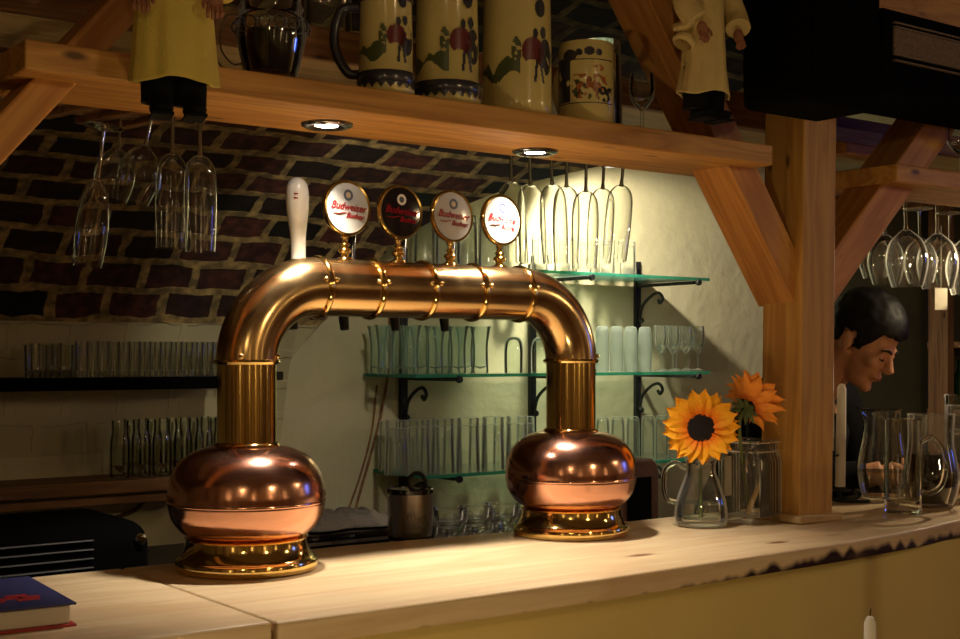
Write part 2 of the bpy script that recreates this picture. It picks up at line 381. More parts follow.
# vault profile (y, z) from the wall toward the viewer
RV = .79; ZV = CAM.z - .28
prof = []; arc = 0
def vault_pt(a):   # a in 0..70deg then a flatter arc
    a1 = math.radians(66)
    if a <= a1: return (YW - RV * (1 - math.cos(a)), ZV + RV * math.sin(a), RV * a)
    y1, z1 = YW - RV * (1 - math.cos(a1)), ZV + RV * math.sin(a1); R2 = 5.2; b = a - a1
    # b continues on radius R2, angle scaled
    ang = a1 + b * RV / R2
    cy, cz = y1 + R2 * math.cos(a1) * -1, z1 - R2 * math.sin(a1)
    return (cy + R2 * math.cos(ang), cz + R2 * math.sin(ang), RV * a)
A_END = math.radians(66) + 2.35 / RV
NA = 90
AN = [math.radians(66) * i / 40 for i in range(41)] + [math.radians(66) + (A_END - math.radians(66)) * i / (NA - 40) for i in range(1, NA - 39)]
# niche boundary, read on the vault
def vault_hit(px, py):
    r = ray(px, py); best = None
    for i in range(4000):
        a = A_END * i / 4000; y, z, _ = vault_pt(a); t = (y - CAM.y) / r.y; zz = CAM.z + r.z * t
        e = abs(zz - z)
        if best is None or e < best[0]: best = (e, CAM.x + r.x * t, a, z)
    return best
BND = [(286, 366), (310, 335), (345, 297), (400, 240), (445, 214), (490, 195), (540, 180), (600, 166)]
bp = [vault_hit(*p) for p in BND]
cap = [(b[1], b[2]) for b in bp]
cap.sort()
def a_cap(x):
    if x <= cap[0][0]: return None
    for (xa, aa), (xb, ab) in zip(cap[:-1], cap[1:]):
        if x <= xb: return aa + (ab - aa) * (x - xa) / (xb - xa)
    return min(cap[-1][1] + (x - cap[-1][0]) * 1.6, cap[-1][1] + 1.0)
xs = [X0 + (X1 - X0) * i / 160 for i in range(161)]; xs = sorted(set(xs + [c[0] for c in cap]))
bm = bmesh.new(); uvl = bm.loops.layers.uv.new('UVMap')
bw_ = bmesh.new(); bc = bmesh.new()
prevcol = None
for x in xs:
    ac = a_cap(x) or 0
    col = []
    for i, a in enumerate(AN):
        aa = ac + (A_END - ac) * (a / A_END); y, z, u = vault_pt(aa)
        v = bm.verts.new((x, y, z)); col.append((v, x, u))
    y, z, _ = vault_pt(ac)
    wcol = [bw_.verts.new((x, YW, zz)) for zz in (0, .6, ZV, max(z, ZV + 1e-4))]
    ccol = [bc.verts.new((x, YW, z)), bc.verts.new((x, YW * .5 + y * .5, z)), bc.verts.new((x, y, z))]
    if prevcol:
        pc, pw, pcc = prevcol
        for i in range(len(AN) - 1):
            q = (pc[i], col[i], col[i + 1], pc[i + 1]); f = bm.faces.new([k[0] for k in q])
            for lp, k in zip(f.loops, q): lp[uvl].uv = (k[1], k[2])
        for i in range(3): bw_.faces.new((pw[i], wcol[i], wcol[i + 1], pw[i + 1]))
        if x > cap[0][0] + 1e-6:
            for i in range(2): bc.faces.new((pcc[i], ccol[i], ccol[i + 1], pcc[i + 1]))
    prevcol = (col, wcol, ccol)
o = obj('ceiling', bm, 'vault_brick', angle=60); tag(o, kind='structure')
yv, zv, _ = vault_pt(A_END)
o = obj('wall_back', bw_, 'plaster'); tag(o, kind='structure')
o = obj('trim_1', bc, 'plaster', angle=60); tag(o, kind='structure')
k_ += 1; tag(box('trim_%d' % k_, (4.33, YW - .012, 1.25), (1.74, .024, 2.5), 'dark_olive'), kind='structure')  # dark panel standing in for the shade on the wall behind the person
tag(box('wall_arch', (1, yv - .06, (zv + 3.05) / 2), (X1 - X0, .12, 3.05 - zv), 'ceiling_plaster'), kind='structure')

# ------------------------------------------------------------------ counter
EY = CAM.y + 1.44      # front edge line
XS = atZ(277, 623, ZC).x
def board(name, fpts, bpts, label):
    """worktop board from front and back outlines, origin on the front edge"""
    bm = bmesh.new(); T = .034
    top = [Vector((x, y - EY, 0)) for x, y in fpts] + [Vector((x, y - EY, 0)) for x, y in bpts[::-1]]
    vt = [bm.verts.new(p) for p in top]; vb = [bm.verts.new(p - Vector((0, 0, T))) for p in top]
    bm.faces.new(vt); bm.faces.new(vb[::-1]); n = len(top)
    for i in range(n): bm.faces.new((vt[i], vb[i], vb[(i + 1) % n], vt[(i + 1) % n]))
    o = obj(name, bm, 'counter_wood', loc=(0, EY, ZC), smooth=False); bevel(o, .004, 3)
    return tag(o, label, 'counter')
pb1 = atZ(40, 575, ZC); pb2 = atZ(340, 545, ZC); pb3 = atZ(640, 522, ZC); pf2 = atZ(600, 579, ZC); pf3 = atZ(960, 520, ZC)
YB = CAM.y + 1.95
board('counter_board', [(-1.6, CAM.y + 1.455), (XS - .0012, CAM.y + 1.445)], [(-1.6, YB), (XS - .0012, YB)], 'pale wooden bar board at the left end, under the book')
board('counter_board', [(XS + .0012, CAM.y + 1.437), (pf2.x, pf2.y), (1.0, CAM.y + 1.46), (1.25, CAM.y + 1.485), (pf3.x, pf3.y), (3.4, pf3.y + .05)],
      [(XS + .0012, YB), (pb2.x, YB), (pb3.x, CAM.y + 1.90), (3.4, CAM.y + 1.93)], 'long pale wooden bar top with scorched front edge, under the beer tower')
tag(box('wall_counter', (.9, CAM.y + 1.56, (ZC - .034) / 2), (5.0, .1, ZC - .036), 'front_plaster'), kind='structure')
# ------------------------------------------------------------------ timber frame
YP = CAM.y + 1.67          # post front
SF = CAM.y + 1.64; SB = CAM.y + 1.84; ZS0 = CAM.z + .357; ZS1 = CAM.z + .395
pc_ = atZ(800, 524, ZC); PX0 = pc_.x + .013; PW = .100
post = thing('timber_post', 'square pale wooden post standing on the bar beside the flowers', 'post', (PX0 + PW / 2, YP + PW / 2, ZC))
post.rotation_euler = (0, math.radians(1.0), 0); post.location.x -= .013
sh = timber('post_shaft', (0, 0, .012), (0, 0, 1.14), PW, PW, 'post_wood'); sh.parent = post
o = box('foot_molding', (0, 0, .008), (PW + .03, PW + .03, .016), 'pale_wood', post, .004)
x_end = Xat(773, SF); x_start = Xat(25, SF); x_r = Xat(897, SF)
def shelf(xa, xb, label):
    t = thing('timber_shelf', label, 'shelf', (xa, (SF + SB) / 2, ZS0))
    bm = bmesh.new(); add_box(bm, ((xb - xa) / 2, 0, (ZS1 - ZS0) / 2), (xb - xa, SB - SF, ZS1 - ZS0))
    o = obj('plank', bm, 'shelf_wood', t, smooth=False); bevel(o, .003)
    return t
shelf(x_start, x_end, 'long orange wooden shelf over the beer tower, carrying steins')
shelf(x_r, 3.6, 'orange wooden shelf right of the post above hanging wine glasses')
# recessed downlights
def downlight(px, py, label):
    p = atZ(px, py, ZS0)
    t = thing('downlight', label, 'lamp', (p.x, p.y, ZS0))
    lathe('trim_ring', [(.026, -.001), (.028, -.006), (.034, -.006), (.040, -.003), (.041, 0.0), (.026, 0.0)], 'chrome', t, 40, closed=True)
    lathe('lamp_lens', [(0, -.003), (.018, -.003), (.018, -.001), (0, -.001)], 'lamp_disc', t, 24)
    lathe('reflector', [(.0185, -.0015), (.0258, -.0025), (.0262, -.0005), (.0185, -.0005)], 'chrome', t, 32, closed=True)
    l = bpy.data.lights.new('downlight_beam', 'SPOT'); l.energy = 27; l.spot_size = math.radians(92); l.spot_blend = .85; l.shadow_soft_size = .018; l.color = (1.0, .88, .75)
    lo = bpy.data.objects.new('lamp_beam', l); COL.objects.link(lo); lo.parent = t; lo.location = (0, 0, -.012)
    return t
downlight(327, 124, 'lit round chrome downlight in the shelf, the left of two')
downlight(535, 151, 'lit round chrome downlight in the shelf above the flutes, the right of two')
# braces
def brace(p_lo0, p_lo1, p_up0, label, yf=CAM.y + 1.69, l0=0, l1=.9, w=.078, xo=0, mat='brace_wood'):
    a = atY(*p_lo0, yf); b = atY(*p_lo1, yf); c = atY(*p_up0, yf)
    d = (b - a).normalized(); perp = (c - a) - d * (c - a).dot(d); h = perp.length
    q0 = a + perp / 2 - d * l0 + Vector((xo, w / 2, 0)); q1 = q0 + d * l1
    return tag(timber('timber_brace', q0, q1, w, h, mat), label, 'brace'), d, h
YBR = CAM.y + 1.69
def brace_prism(foot, crown, far, label, L_=.86, yf=CAM.y + 1.69, d_=.096):
    """squared brace whose foot is cut plumb against the post: foot/crown are where its lower/upper edge meets the post"""
    a = atY(*foot, yf); b = atY(*crown, yf); c = atY(*far, yf)
    xe = PX0 - .0005 if c.x < a.x else PX0 + PW + .0005
    a, b = a + (c - a) * ((xe - a.x) / (c.x - a.x)), b + (c - a) * ((xe - b.x) / (c.x - a.x))
    u = (c - a).normalized(); x = Vector((abs(u.x), 0, u.z)); pts = [a, a + u * L_, b + u * (L_ - (b.z - a.z) * u.z), b]
    if u.x < 0: pts = pts[::-1]
    R_ = Matrix(((u.x, 0, -u.z), (0, 1, 0), (u.z, 0, u.x))).to_4x4() if u.x > 0 else Matrix(((u.x, 0, u.z), (0, -1, 0), (u.z, 0, -u.x))).to_4x4()
    R_.translation = a; inv = R_.inverted()
    bm = bmesh.new(); f_ = [bm.verts.new(inv @ p) for p in pts]; g_ = [bm.verts.new(inv @ (p + Vector((0, d_, 0)))) for p in pts]
    bm.faces.new(f_); bm.faces.new(g_[::-1])
    for k in range(4): bm.faces.new((f_[k], g_[k], g_[(k + 1) % 4], f_[(k + 1) % 4]))
    o = obj('timber_brace', bm, 'brace_wood', smooth=False); o.matrix_basis = R_; bevel(o, .003)
    return tag(o, label, 'brace')
brace_prism((799, 313), (799, 256), (731, 171), 'orange diagonal brace rising left from the post to the long shelf', .80)
brace_prism((836, 301), (836, 248), (905, 202), 'orange diagonal brace rising right from the post behind the hanging glasses', .92)
brace((0, 166), (75, 86), (30, 82), 'orange diagonal brace at the left end of the long shelf', l0=.35, l1=1.0, w=.096)
# back shelf beyond the first one
BF = CAM.y + 2.0; BB = CAM.y + 2.26; ZB0 = CAM.z + .523; ZB1 = ZB0 + .045
t = thing('timber_shelf', 'upper rear wooden shelf seen behind the steins', 'shelf', (-1.2, (BF + BB) / 2, ZB0))
bm = bmesh.new(); add_box(bm, (2.3, 0, .0225), (4.6, BB - BF, .045)); bevel(obj('plank', bm, 'pale_wood', t, smooth=False), .003)
bm = bmesh.new(); add_box(bm, (2.3, -(BB - BF) / 2 - .011, .02), (4.6, .02, .055)); bevel(obj('front_rail', bm, 'old_wood', t, smooth=False), .003)
# short cross pieces tying the frame together
def crosspiece(px, py, label, y0=CAM.y + 1.80, y1=BF - .025, w=.07, h=.06, z=None):
    p = atY(px, py, y0); z = z or p.z
    return tag(timber('cross_rail', (p.x, y0, z), (p.x, y1, z), w, h, 'brace_wood', up=Vector((0, 0, 1))), label, 'rail')
tag(timber('cross_rail', atY(690, 103, CAM.y + 1.93), atY(692, 103, CAM.y + 1.93) + Vector((.30, 0, 0)), .03, .075, 'old_wood'), 'short wooden rail behind the right hanging doll', 'rail')
tag(timber('cross_rail', atY(838, 148, CAM.y + 1.97), atY(890, 157, CAM.y + 1.97), .05, .028, 'brace_wood'), 'short orange rail seen just right of the post top', 'rail')
tag(timber('cross_rail', atY(838, 135, CAM.y + 1.98) + Vector((-.1, 0, .0)), atY(880, 141, CAM.y + 1.98), .02, .035, 'pale_wood'), 'short pale rail seen just right of the post top', 'rail')
# glass-holding rack rails
def rack(px0, px1, label, n=4, y0=SB - .13, zz=ZS0 - .028):
    xa, xb = Xat(px0, CAM.y + 1.9), Xat(px1, CAM.y + 1.9)
    t = thing('glass_rack', label, 'rack', ((xa + xb) / 2, SB + .02, zz))
    for i in range(n):
        x = (xb - xa) * (i / (n - 1) - .5); o = box('slat', (x, .02, 0), (.022, .34, .012), 'old_wood', t, .002)
    box('hanger', (0, .13, .010), (xb - xa + .03, .025, .010), 'old_wood', t)
    box('hanger', (0, -.06, .0145), (xb - xa + .03, .025, .016), 'old_wood', t)
    return t
r1 = rack(84, 215, 'slatted wooden glass rack behind the left end of the long shelf', 4, zz=CAM.z + .398); r1.location.y = CAM.y + 1.99; r1.rotation_euler = (0, 0, math.radians(14))
r2 = rack(505, 640, 'slatted wooden glass rack holding the row of flutes behind the tower', 6, zz=CAM.z + .452); r2.location.y = CAM.y + 2.05
r3 = rack(884, 990, 'slatted wooden glass rack under the right shelf', 4, zz=CAM.z + .404); r3.location.y = CAM.y + 2.03
# ------------------------------------------------------------------ beer tower
tower = thing('beer_tower', 'arched copper and brass beer tower with two bulbous feet on the bar', 'beer tower', (0, 0, ZC))
SX = .657; RB = .12; ZL = .319; R0 = .0457; ZH = ZL + RB
for i, x in enumerate((0, SX)):
    fp = [(0, 0), (.104, 0), (.107, .001), (.1085, .004), (.1088, .011), (.1075, .0155), (.1045, .0175), (.1025, .0185), (.0995, .022), (.0955, .031), (.0930, .040), (.0925, .0465), (.0945, .049), (.090, .0505), (0, .0505)]
    if i: fp = [(r * .98, z) for r, z in fp]
    lathe('foot', fp, 'gold_brass', tower, 72, (x, 0, .001), angle=30)
    bp_ = sprof([(.082, .050), (.099, .059), (.1140, .078), (.1200, .098), (.1208, .104)], 6) + [(.1212, .1046), (.1212, .1054)] + sprof([(.1208, .106), (.1205, .122), (.1155, .145), (.1035, .165), (.086, .179), (.066, .187), (.048, .190)], 6)
    lathe('bulb', bp_, 'copper', tower, 96, (x, 0, 0), cap0=True, angle=60)
    lathe('collar', [(.0455, .1885), (.0495, .189), (.051, .1915), (.0495, .194), (.0475, .1955), (.0455, .196)], 'gold_brass', tower, 64, (x, 0, 0))
    lathe('column', [(.0455, .190), (.0455, ZL)], 'gold_brass', tower, 72, (x, 0, 0))
    bm = bmesh.new(); P = []
    for k in range(29):
        a = k / 28 * PI / 2; P.append((x + (RB - RB * math.cos(a)) * (1 if i == 0 else -1), 0, ZL + RB * math.sin(a)))
    add_tube(bm, P, R0 + .0015, 56, caps=False); obj('elbow', bm, 'pipe_copper', tower)
    lathe('ring', [(.0465, ZL - .004), (.0500, ZL - .0035), (.0518, ZL), (.0500, ZL + .0035), (.0465, ZL + .004)], 'gold_brass', tower, 64, (x, 0, 0), closed=True)
    for a in (-2.2, -.75):
        bm = bmesh.new(); add_ball(bm, (x + .0485 * math.cos(a), .0485 * math.sin(a), ZL + .009), .0038, 12); obj('rivet', bm, 'gold_brass', tower)
    box('drain_valve', (x + .056, .012, ZL - .022), (.018, .02, .014), 'black_plastic', tower, .002)
    box('valve_mount', (x + .045, .022, ZL - .03), (.016, .014, .05), 'black_plastic', tower, .002)
bm = bmesh.new(); add_tube(bm, [(RB + (SX - 2 * RB) * i / 20, 0, ZH) for i in range(21)], R0 + .0012, 64, caps=False)
obj('crossbar', bm, 'pipe_copper', tower)
RS = [.124, .222, .325, .430, .534]
for x in RS:
    M = Matrix.Translation((x, 0, ZH)) @ Matrix.Rotation(PI / 2, 4, 'Y')
    lathe('ring', [(.0465, -.0042), (.0498, -.0042), (.0515, -.0018), (.0515, .0018), (.0498, .0042), (.0465, .0042)], 'gold_brass', tower, 64, closed=True, mtx=M)
    for dx in (-.0095, .0095):
        a = math.radians(12)
        p = Vector((x + dx, -.0475 * math.cos(a), ZH + .0475 * math.sin(a)))
        bm = bmesh.new(); add_ball(bm, p, .0040, 12); obj('rivet', bm, 'gold_brass', tower)
def text_mesh(name, body, size, mat, parent, M, shear=.25, ext=.0002, xs=1.0, bold=0):
    c = bpy.data.curves.new(name, 'FONT'); c.body = body; c.size = size; c.shear = shear; c.align_x = 'CENTER'; c.extrude = ext; c.offset = bold; c.resolution_u = 3
    to = bpy.data.objects.new('tmp', c); COL.objects.link(to); dg = bpy.context.evaluated_depsgraph_get()
    me = bpy.data.meshes.new_from_object(to.evaluated_get(dg)); bpy.data.objects.remove(to); me.name = name
    me.transform(M @ Matrix.Diagonal((xs, 1, 1, 1))); me.materials.clear()
    return link(name, me, mat, parent)
MS = [(.175, 'w'), (.278, 'b'), (.384, 'w'), (.491, 'w')]
FL = Matrix.Rotation(PI / 2, 4, 'X')      # text plane -> facing -y
for k, (x, c) in enumerate(MS):
    z0 = ZH + .0465
    pr = [(0, -.003), (.013, -.003), (.013, .002), (.009, .004), (.0065, .007), (.009, .010), (.0115, .014), (.009, .018), (.006, .020), (.0085, .023), (.0085, .025), (.005, .028), (.0045, .032), (.007, .036), (.0045, .040), (0, .041)]
    stem = lathe('medallion_stem', sprof(pr, 3), 'gold_brass', tower, 28, (x, 0, z0))
    md = bpy.data.objects.new('medallion', None)
    R = .0455; M = Matrix.Translation((0, 0, 0)) @ FL
    bm = bmesh.new(); add_lathe(bm, [(0, -.005), (R - .003, -.005), (R, -.003), (R + .0006, .0025), (R - .0012, .0055), (R - .0045, .0050), (R - .005, .003), (0, .003)], 72, FL)
    mo = obj('medallion', bm, 'gold_brass', tower, (x, -.004, z0 + .083)); mo.rotation_euler = (math.radians(-2), 0, math.radians(4))
    lathe('medallion_face', [(0, .0055), (R - .020, .0053), (R - .0045, .0040)], 'enamel_black' if c == 'b' else 'enamel_white', mo, 72, mtx=FL)
    seal = 'grey_ink' if k != 3 else 'blue_ink'
    sl = lathe('seal', [(.0050, .0058), (.0092, .0058), (.0092, .0054), (.0050, .0054)], seal if c != 'b' else 'paper', mo, 32, mtx=Matrix.Translation((.001, 0, .0205)) @ FL, closed=True)
    lathe('seal', [(0, .0058), (.0038, .0058), (.0038, .0054)], 'pale_wood' if c != 'b' else 'grey_ink', mo, 24, mtx=Matrix.Translation((.001, 0, .0205)) @ FL)
    T = Matrix.Translation((0, -.0060, -.0040)) @ Matrix.Rotation(math.radians(4), 4, 'Y') @ FL
    text_mesh('lettering', 'Budweiser', .0175, 'red_ink', mo, T, shear=.35, xs=.92, bold=.0002)
    T = Matrix.Translation((.013, -.0060, -.0170)) @ Matrix.Rotation(math.radians(4), 4, 'Y') @ FL
    text_mesh('lettering', 'Budvar', .0125, 'red_ink', mo, T, shear=.35, bold=.0002)
    tube('underline', [(-.031, -.0060, -.0095), (-.018, -.0062, -.0105), (-.004, -.0062, -.0075)], [.0004, .0010, .0004], 'red_ink', mo, 6)
# taps on the server's side
for k, x in enumerate(RS[:4]):
    lathe('tap_body', [(0, 0), (.010, 0), (.010, .045), (.013, .047), (.013, .055), (0, .055)], 'gold_brass', tower, 20, mtx=Matrix.Translation((x, .040, ZH)) @ Matrix.Rotation(-PI / 2, 4, 'X'))
    tube('spout', [(x, .083, ZH + .004), (x, .086, ZH - .02), (x, .083, ZH - .05), (x, .080, ZH - .066)], [.010, .010, .0085, .0075], 'black_plastic', tower, 14)
    M = Matrix.Translation((x + (.011 if k == 0 else .012), .082, ZH + .006)) @ Matrix.Rotation(math.radians(-3 if k else 0), 4, 'X') @ Matrix.Rotation(math.radians(4 if k else -1), 4, 'Y')
    lathe('ferrule', [(0, 0), (.010, 0), (.012, .008), (.009, .014), (.0135, .036), (.0135, .044), (0, .044)], 'gold_brass', tower, 20, mtx=M)
    if k == 0:
        h = lathe('tap_handle', sprof([(.0125, .043), (.0125, .058), (.0135, .085), (.0165, .110), (.0190, .135), (.0192, .152), (.0165, .168), (.009, .177), (0, .180)], 4), 'handle_cream', tower, 40, mtx=M)
        h['label'] = 'cream porcelain tap handle'
        for dz in (.150, .143):
            box('lettering', (x + .011 - .011, .082 - .0160, ZH + .006 + dz), (.012, .003, .0022), 'red_ink', tower)
    else:
        lathe('tap_handle', sprof([(.006, .043), (.0062, .07), (.007, .09), (.0075, .105), (.005, .113), (0, .115)], 3), 'black_gloss', tower, 24, mtx=M)

# ------------------------------------------------------------------ glassware
def facets(bm): pass
def hanging_glass(kind, px, py_foot, y, label, group, tilt=(0, 0), H=None, sc_=1.0, mat='glass_bright', z=None, x=None):
    """stemware hanging upside down: root at its foot"""
    if x is None: x = Xat(px, y)
    if z is None: z = Zat(px, py_foot, y)
    t = thing(kind, label, 'glass', (x, y, z), 0, group); t.rotation_euler = (PI + math.radians(tilt[0]), math.radians(tilt[1]), 0); t.scale = (sc_,) * 3
    if kind == 'champagne_flute':
        S = .085; B = sprof([(.0045, S), (.0130, S + .004), (.0215, S + .015), (.0255, S + .034), (.0266, S + .075), (.0252, S + .125), (.0240, S + .152)], 4)
        rf = .031
    elif kind == 'wine_glass':
        S = .075; B = sprof([(.0045, S), (.014, S + .006), (.033, S + .026), (.042, S + .055), (.041, S + .08), (.034, S + .108), (.031, S + .118)], 4)
        rf = .035
    else:
        S = .09; B = sprof([(.0045, S), (.012, S + .008), (.022, S + .032), (.0275, S + .07), (.0285, S + .10), (.0255, S + .138), (.0235, S + .150)], 4)
        rf = .033
    inner = [(max(r - .0010, .0), z_) for r, z_ in B][::-1]
    lathe('bowl', B + inner[:-2] + [(0, S + .004)], mat, t, 40)
    lathe('stem', [(.0038, .006), (.0032, .02), (.0032, S - .01), (.0045, S)], mat, t, 14)
    lathe('foot', [(0, 0), (rf, 0), (rf, .0012), (.012, .004), (.0040, .008)], mat, t, 36)
    return t
# left cluster under the long shelf
ZR = ZS0 - .046
hanging_glass('champagne_flute', 200, 0, CAM.y + 1.88, 'straight-sided clear flute hanging furthest right in the left cluster', None, z=CAM.z + .393, tilt=(0, 0), sc_=.98, mat='glass_solid')
hanging_glass('champagne_flute', 173, 0, CAM.y + 1.93, 'clear flute hanging just left of the rightmost flute', None, z=CAM.z + .400, tilt=(0, 1), sc_=.98, mat='glass_solid')
hanging_glass('wine_glass', 154, 110, CAM.y + 2.0, 'round-bowled clear wine glass hanging tilted above the two flutes', None, tilt=(6, 11), z=CAM.z + .400, sc_=.82, mat='glass_solid')
hanging_glass('wine_glass', 122, 110, CAM.y + 2.08, 'clear wine glass hanging furthest back at left', None, tilt=(-8, 10), z=CAM.z + .400, sc_=.80, mat='glass_solid')
hanging_glass('tulip_glass', 104, 122, CAM.y + 1.86, 'tulip flute hanging lowest and furthest left, slightly tilted', None, tilt=(0, 7), z=atY(104, 127, CAM.y + 1.86).z, sc_=.86, mat='glass_solid')
# row above the glass shelves
G = 'hanging flutes behind the tower'
lab = ['hanging flute furthest left of the row, mostly behind a medallion', 'second hanging flute of the row from the left', 'third hanging flute of the row from the left', 'middle hanging flute of the row, fourth from the left', 'fifth hanging flute of the row, hanging lower', 'sixth hanging flute of the row, second from the right', 'hanging flute furthest right of the row, leaning right']
for i, (pt, pb, yb, dz) in enumerate([(510, 508, 276, 0), (528, 524, 276, 0), (549, 544, 274, 0), (567, 568, 272, 0), (587, 589, 280, -.012), (606, 612, 276, 0), (627, 637, 276, .004)]):
    y = CAM.y + 2.03 + (.05 if i % 2 else 0)
    a = atY(pt, 165, y); b = atY(pb, 276, y); tl = math.degrees(math.atan2(b.x - a.x, a.z - b.z))
    d = Vector((b.x - a.x, 0, b.z - a.z)).normalized(); foot = b - d * .262 * 1.06; foot.z += dz
    hanging_glass('champagne_flute', 0, 0, y, lab[i], G, x=foot.x, z=foot.z, tilt=(0, -tl if False else tl), sc_=1.06, mat='glass_solid')
# right cluster
for i, (px, yy, s, lb) in enumerate([(905, 1.91, 1.0, 'largest wine glass hanging left of centre under the right shelf'), (937, 1.92, 1.0, 'wine glass hanging second under the right shelf, above the paper tag'),
        (967, 1.91, 1.05, 'wine glass hanging at the right frame edge'), (919, 2.05, .85, 'smaller wine glass hanging behind the two front ones'), (884, 2.02, .9, 'wine glass hanging nearest the right brace'),
        (872, 2.10, .8, 'small wine glass hanging half behind the right brace'), (950, 2.06, .85, 'smaller wine glass hanging behind near the right frame edge')]):
    hanging_glass('wine_glass', px, 0, CAM.y + yy, lb, 'wine glasses under the right shelf', z=CAM.z + .392 - (.010 if i > 2 else 0), tilt=(random.uniform(-2, 2), random.uniform(-2, 2)), sc_=s * 1.18)

# tumblers --------------------------------------------------------
def tumbler_mesh(kind):
    bm = bmesh.new()
    if kind == 'taper':      # upside-down tapered half-litre glass
        H = .150; out = [(.030, H), (.0315, H - .003), (.0345, 0)]; inn = [(.0330, 0), (.0300, H - .022), (0, H - .020)]
        add_lathe(bm, [(0, H)] + out + inn, 28)
    elif kind == 'flare':    # green flared glass
        H = .150; out = sprof([(.024, 0), (.026, .010), (.0245, .055), (.025, .09), (.031, .135), (.036, H)], 3)
        inn = [(r - .0015, z) for r, z in out if z > .014][::-1]
        add_lathe(bm, [(0, 0)] + out + inn + [(0, .014)], 28)
    elif kind == 'dome':
        H = .118; out = sprof([(.030, 0), (.031, .05), (.030, .085), (.024, .108), (.012, .117), (0, H)], 3)
        add_lathe(bm, out, 28); add_lathe(bm, [(r * .94, z * .97) for r, z in out], 28)
    elif kind == 'tall':
        H = .150; out = sprof([(.0325, 0), (.033, .06), (.0315, .125), (.028, .143), (.020, H), (0, H)], 3)
        add_lathe(bm, out, 28); add_lathe(bm, [(r * .93, z * .93) for r, z in out], 28)
    elif kind == 'shot':
        H = .098; add_lathe(bm, [(0, 0), (.0165, 0), (.0185, H), (.0172, H), (.0155, .018), (0, .018)], 20)
    elif kind == 'stout':
        H = .092; add_lathe(bm, [(0, 0), (.029, 0), (.033, .03), (.034, H), (.0320, H), (.0300, .02), (0, .016)], 24)
    elif kind == 'jar':
        H = .150; out = sprof([(.036, 0), (.040, .01), (.040, .09), (.033, .12), (.035, H)], 3)
        add_lathe(bm, [(0, 0)] + out + [(r - .002, z) for r, z in out if z > .01][::-1] + [(0, .012)], 24)
    elif kind == 'bowl':
        H = .052; add_lathe(bm, [(0, 0), (.030, 0), (.046, H * .4), (.052, H), (.049, H), (.042, H * .42), (0, .012)], 28)
        for k in range(10):
            a = k * PI / 5; add_ball(bm, (.047 * math.cos(a), .047 * math.sin(a), H * .5), .0065, 8)
    elif kind == 'goblet':
        add_lathe(bm, [(0, 0), (.028, 0), (.026, .003), (.005, .008), (.0045, .055), (.016, .064), (.030, .085), (.033, .112), (.030, .148), (.0288, .148), (.0315, .112), (.028, .087), (0, .064)], 28)
    bmesh.ops.recalc_face_normals(bm, faces=bm.faces)
    me = bpy.data.meshes.new(kind); bm.to_mesh(me); bm.free(); me.shade_smooth(); me.set_sharp_from_angle(angle=math.radians(40)); return me
TM = {}
def tumbler(kind, mat, p, name, label, group=None, s=1.0, rz=0, cat='glass', xy=1.0):
    key = (kind, mat)
    if key not in TM:
        TM[key] = tumbler_mesh(kind); TM[key].materials.append(MATS[mat])
    o = bpy.data.objects.new(name, TM[key]); COL.objects.link(o); o.location = p; o.scale = (s * xy, s * xy, s); o.rotation_euler = (0, 0, rz)
    return tag(o, label, cat, group)
# glass shelves on iron brackets
RX = [CAM.x + r for r in (0, 0, 0)]
YR = YW - .012
rx0 = Xat(404, YR); rx1 = Xat(533, YR); rx2 = Xat(638, YR)
SD = .30
zm = CAM.z - .064; zl = CAM.z - .373; zt = CAM.z + .272
def gshelf(xa, xb, z, label):
    t = thing('glass_shelf', label, 'shelf', (xa, YW - .02 - SD / 2, z))
    bm = bmesh.new(); add_box(bm, ((xb - xa) / 2, 0, 0), (xb - xa, SD, .010)); obj('pane', bm, 'glass_shelf', t, smooth=False)
    bm = bmesh.new(); add_box(bm, ((xb - xa) / 2, -SD / 2 - .001, 0), (xb - xa, .003, .0105)); add_box(bm, (-.001, 0, 0), (.003, SD, .0105)); obj('edge', bm, 'glass_shelf_edge', t, smooth=False)
    return t
xlm = Xat(364, YW - .02); xrm = rx2 + .06
gshelf(xlm, xrm, zm, 'middle green-edged glass shelf on the niche wall')
gshelf(Xat(374, YW - .02), xrm, zl, 'lowest green-edged glass shelf on the niche wall')
gshelf(rx0 - .1, xrm, zt, 'top green-edged glass shelf above the tower arch')
for i, x in enumerate((rx0, rx1, rx2)):
    t = thing('shelf_bracket', ['left black iron shelf bracket rail on the niche wall', 'middle black iron shelf bracket rail, beside the right tower column', 'right black iron shelf bracket rail behind the frosted glasses'][i], 'bracket', (x, YW - .008, zl - .12), 0, 'iron shelf brackets')
    box('rail', (0, 0, (zt - zl + .2) / 2), (.028, .014, zt - zl + .2), 'black_iron', t, .002)
    for zz in (zl, zm, zt):
        z = zz - (zl - .12) - .012
        a = box('arm', (0, -SD / 2, z), (.016, SD, .012), 'black_iron', t, .002)
        lathe('arm_knob', [(0, 0), (.010, 0), (.012, .006), (.010, .014), (0, .014)], 'black_iron', t, 14, mtx=Matrix.Translation((0, -SD - .01, z)) @ Matrix.Rotation(PI / 2, 4, 'X'))
        tube('scroll', spline([(0, -.012, z - .125), (0, -.030, z - .075), (0, -.075, z - .040), (0, -.115, z - .030), (0, -.135, z - .050), (0, -.122, z - .068), (0, -.110, z - .055)], 4), .006, 'black_iron', t, 8)
        bm = bmesh.new(); add_ball(bm, (0, -.022, z - .130), .011, 10); obj('scroll_ball', bm, 'black_iron', t)
def row(kind, mat, pxs, yoff, z, name, label, group, s=1.0, jit=.003, xy=1.0):
    y = YW - yoff
    for px in pxs:
        tumbler(kind, mat, (Xat(px, y) + random.uniform(-jit, jit), y + random.uniform(-jit, jit), z + .0055), name, label, group, s, random.random() * 6, xy=xy)
